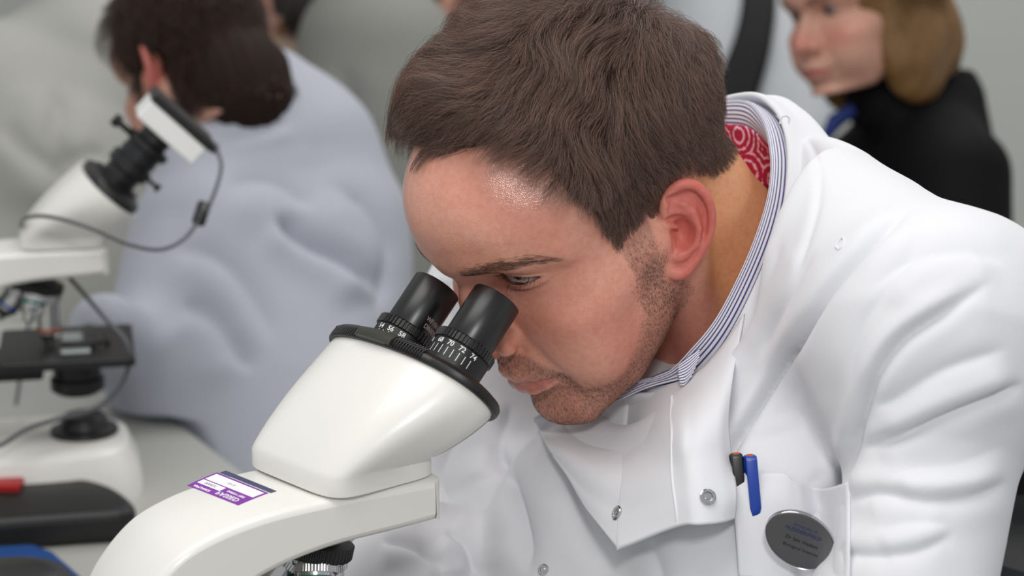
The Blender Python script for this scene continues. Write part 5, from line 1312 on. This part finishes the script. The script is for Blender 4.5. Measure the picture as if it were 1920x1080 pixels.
person('child with thick dark brown hair in a pale gown, bent over the far microscope', (366, 138, 2260), frame_hd((-.68, -.36, -.64), (-.28, .95, -.1)), .93, g_pig('#b98b78', '#a05a52', '#c8625a', '#3a2a20'), strand_mat('dark_brown_hair', '#1d110c', '#4a3023'), boyS,
       boy_body, (-520, -620, -2560), (-80, 260, -1900), gown, 'gown', BF, 6, (7, 5), lg=P(640, 760, 2.42), cap=boy_cap, capM=mat('dark_hair_mass', '#22140d', .75, noise=(180, .5), bump=(300, .8, .002), spec=.2))
def cp_scaled(f): return f
# the person in a gown at the far left
def left_body(p):
    d = capsC(p, [(150, 110, 2950, 120), (60, 330, 2930, 190), (40, 760, 2950, 200)])
    return smin(d, capsC(p, [(-60, 170, 2850, 110), (-160, 420, 2800, 95), (-60, 640, 2720, 70)]), 60)
shortS = grown(int(5000 * n_q), lambda r: 22 + 0 * r[:, 0], lambda r: 8 + 0 * r[:, 0], comb, seed=6)
person('person in a pale grey gown at the left edge, behind the far microscope', (190, -120, 2980), frame_hd((.6, -.2, -.77), (0, 1, 0)), 1.0, g_pig('#b98b78', '#a05a52', '#c8625a', '#3a2a20'), strand_mat('mid_brown_hair', '#2a1c14', '#5b4232'), shortS,
       left_body, (-1050, -700, -3250), (-380, 560, -2550), gown2, 'gown', [([(0, 230), (60, 290), (130, 330)], 14, 12, 12, 2.5), ([(110, 150), (100, 260), (105, 400)], 16, 14, 10, 2.5), ([(100, 300), (190, 290)], 14, 10, 10, 2.5)], 10, (8, 5), cap=boy_cap, capM=mat('hair_mass_left', '#33241a', .5, noise=(180, .5), bump=(300, .8, .002)))
# the person in a gown between the child and the man
def mid_body(p): 
    d = capsC(p, [(700, 90, 3050, 110), (690, 330, 3050, 125), (690, 800, 3050, 150)])
    return smin(d, capsC(p, [(740, 120, 3050, 80), (800, 330, 3000, 70), (770, 560, 2950, 60)]), 50)
person('person in a grey gown standing behind the man\'s forehead, head above the picture', (690, -130, 3060), frame_hd((.5, -.3, .8), (0, 1, 0)), 1.0, g_pig('#b98b78', '#a05a52', '#c8625a', '#3a2a20'), strand_mat('brown_hair_far', '#2a1c14', '#5b4232'), shortS,
       mid_body, (-520, -700, -3300), (-20, 560, -2750), gown3, 'gown', [([(640, 120), (660, 250), (650, 380)], 14, 12, 12, 2.5)], 10, (8, 5), cap=boy_cap, capM=mat('hair_mass_mid', '#33241a', .5, noise=(180, .5), bump=(300, .8, .002)))
# two heads at the upper edge
def dark_body(p): return capsC(p, [(575, 150, 3350, 95), (560, 380, 3350, 130), (560, 700, 3350, 150)])
person('dark haired person in a beige top, partly hidden behind the child\'s head', (565, -10, 3350), frame_hd((-.3, -.3, -.9), (0, 1, 0)), 1.0, g_pig('#b98b78', '#a05a52', '#c8625a', '#3a2a20'), strand_mat('black_hair', '#120b08', '#33211a'), shortS,
       dark_body, (-620, -500, -3600), (-150, 500, -3150), mat('beige_cloth', '#b09a88', .8), 'top', (), 12, (6, 4), cap=boy_cap, capM=mat('hair_mass_dark', '#1b100b', .5, noise=(180, .5), bump=(300, .8, .002)))
def blond_body(p): return capsC(p, [(800, 170, 3650, 90), (800, 400, 3650, 130), (800, 700, 3650, 150)])
person('blond person far behind the man\'s hair at the upper edge', (792, -20, 3650), frame_hd((.3, -.3, -.9), (0, 1, 0)), 1.0, g_pig('#b98b78', '#a05a52', '#c8625a', '#3a2a20'), strand_mat('dark_blond_hair', '#5c4520', '#8f7338'), shortS,
       blond_body, (-350, -500, -3900), (60, 400, -3400), mat('grey_jumper', '#74766f', .8), 'jumper', (), 12, (6, 4), cap=boy_cap, capM=mat('hair_mass_blond', '#6e5328', .5, noise=(180, .5), bump=(300, .8, .002)))
# the woman in black at the right
womS = grown(int(16000 * n_q), lambda r: 85 + 25 * sstep(20, 90, r[:, 2]), lambda r: 30 + 4 * sstep(20, 90, r[:, 2]), bob, lambda x, F, z: (in_poly(F, z, SCALP) & (z > 12)) | ((F < 6) & (z > 0) & (F > -110)), seed=9, wob=.35)
def wom_body(p):
    p = np.asarray(p, np.float32)
    d = capsC(p, [(1735, 205, 2660, 82), (1745, 420, 2680, 105), (1740, 800, 2700, 150)])
    d = smin(d, capsC(p, [(1735, 250, 2600, 60), (1800, 330, 2520, 66), (1800, 560, 2480, 66), (1880, 800, 2450, 72), (1900, 1150, 2430, 80)]), 40)
    d = smin(d, capsC(p, [(1690, 260, 2680, 60), (1610, 330, 2760, 66), (1580, 600, 2760, 60)]), 40)
    return smin(d, capsC(p, [(1650, 190, 2600, 48), (1690, 210, 2640, 60)]), 20)
wom = person('woman with a golden brown bob and black jacket, looking left', (1612, 32, 2580), frame_hd((-.80, -.25, .53), (-.18, .97, .12)), 1.0, g_pig('#cf9d88', '#a54c50', '#c8685c', '#5c3a28'), strand_mat('golden_brown_hair', '#5a3c20', '#b08a56', .35), womS,
       wom_body, (330, -620, -2980), (900, 260, -2280), mat('black_jacket', '#060607', .8, spec=.2), 'jacket', (), 8, (3, 2), eyes=True, capcol='#5c4020', cap=wom_cap, capM=mat('golden_hair_mass', '#7a5830', .5, noise=(160, .5), bump=(300, .8, .002)))
bl = Mesh(); bl.add(*tube([CP(1545, 262, 2560), CP(1565, 228, 2560), CP(1600, 205, 2560)], [6, 11, 9], 14)); bl.build('blue_scarf', mat('blue_cloth', '#142c6c', .7), wom, xf=lambda V: c2w(V / 1000))
# the person with a black strap
def strap_body(p):
    p = np.asarray(p, np.float32)
    d = capsC(p, [(1370, -60, 3400, 120), (1390, 200, 3400, 150), (1390, 700, 3400, 170)])
    return smin(d, capsC(p, [(1450, -40, 3350, 90), (1490, 240, 3300, 70), (1480, 500, 3300, 60)]), 40)
stp = person('person in a pale gown with a broad black strap over the shoulder', (1390, -260, 3400), frame_hd((-.4, -.3, .8), (0, 1, 0)), 1.0, g_pig('#b98b78', '#a05a52', '#c8625a', '#3a2a20'), strand_mat('brown_hair_rear', '#2a1c14', '#5b4232'), shortS,
       strap_body, (80, -600, -3650), (720, 700, -3050), mat('light_grey_gown', '#c2c7cb', .8), 'gown', (), 10, (6, 4), cap=boy_cap, capM=mat('hair_mass_strap', '#33241a', .5, noise=(180, .5), bump=(300, .8, .002)))
rows = [[CP(1385, -120, 3300), CP(1440, -120, 3290)], [CP(1392, -20, 3262), CP(1455, -20, 3250)], [CP(1380, 60, 3245), CP(1448, 70, 3232)], [CP(1345, 150, 3240), CP(1425, 165, 3228)], [CP(1300, 260, 3240), CP(1375, 290, 3228)]]
cloth_patch('shoulder_strap', rows, mat('black_webbing', '#0b0b0c', .8), stp, 3, 6, 4)
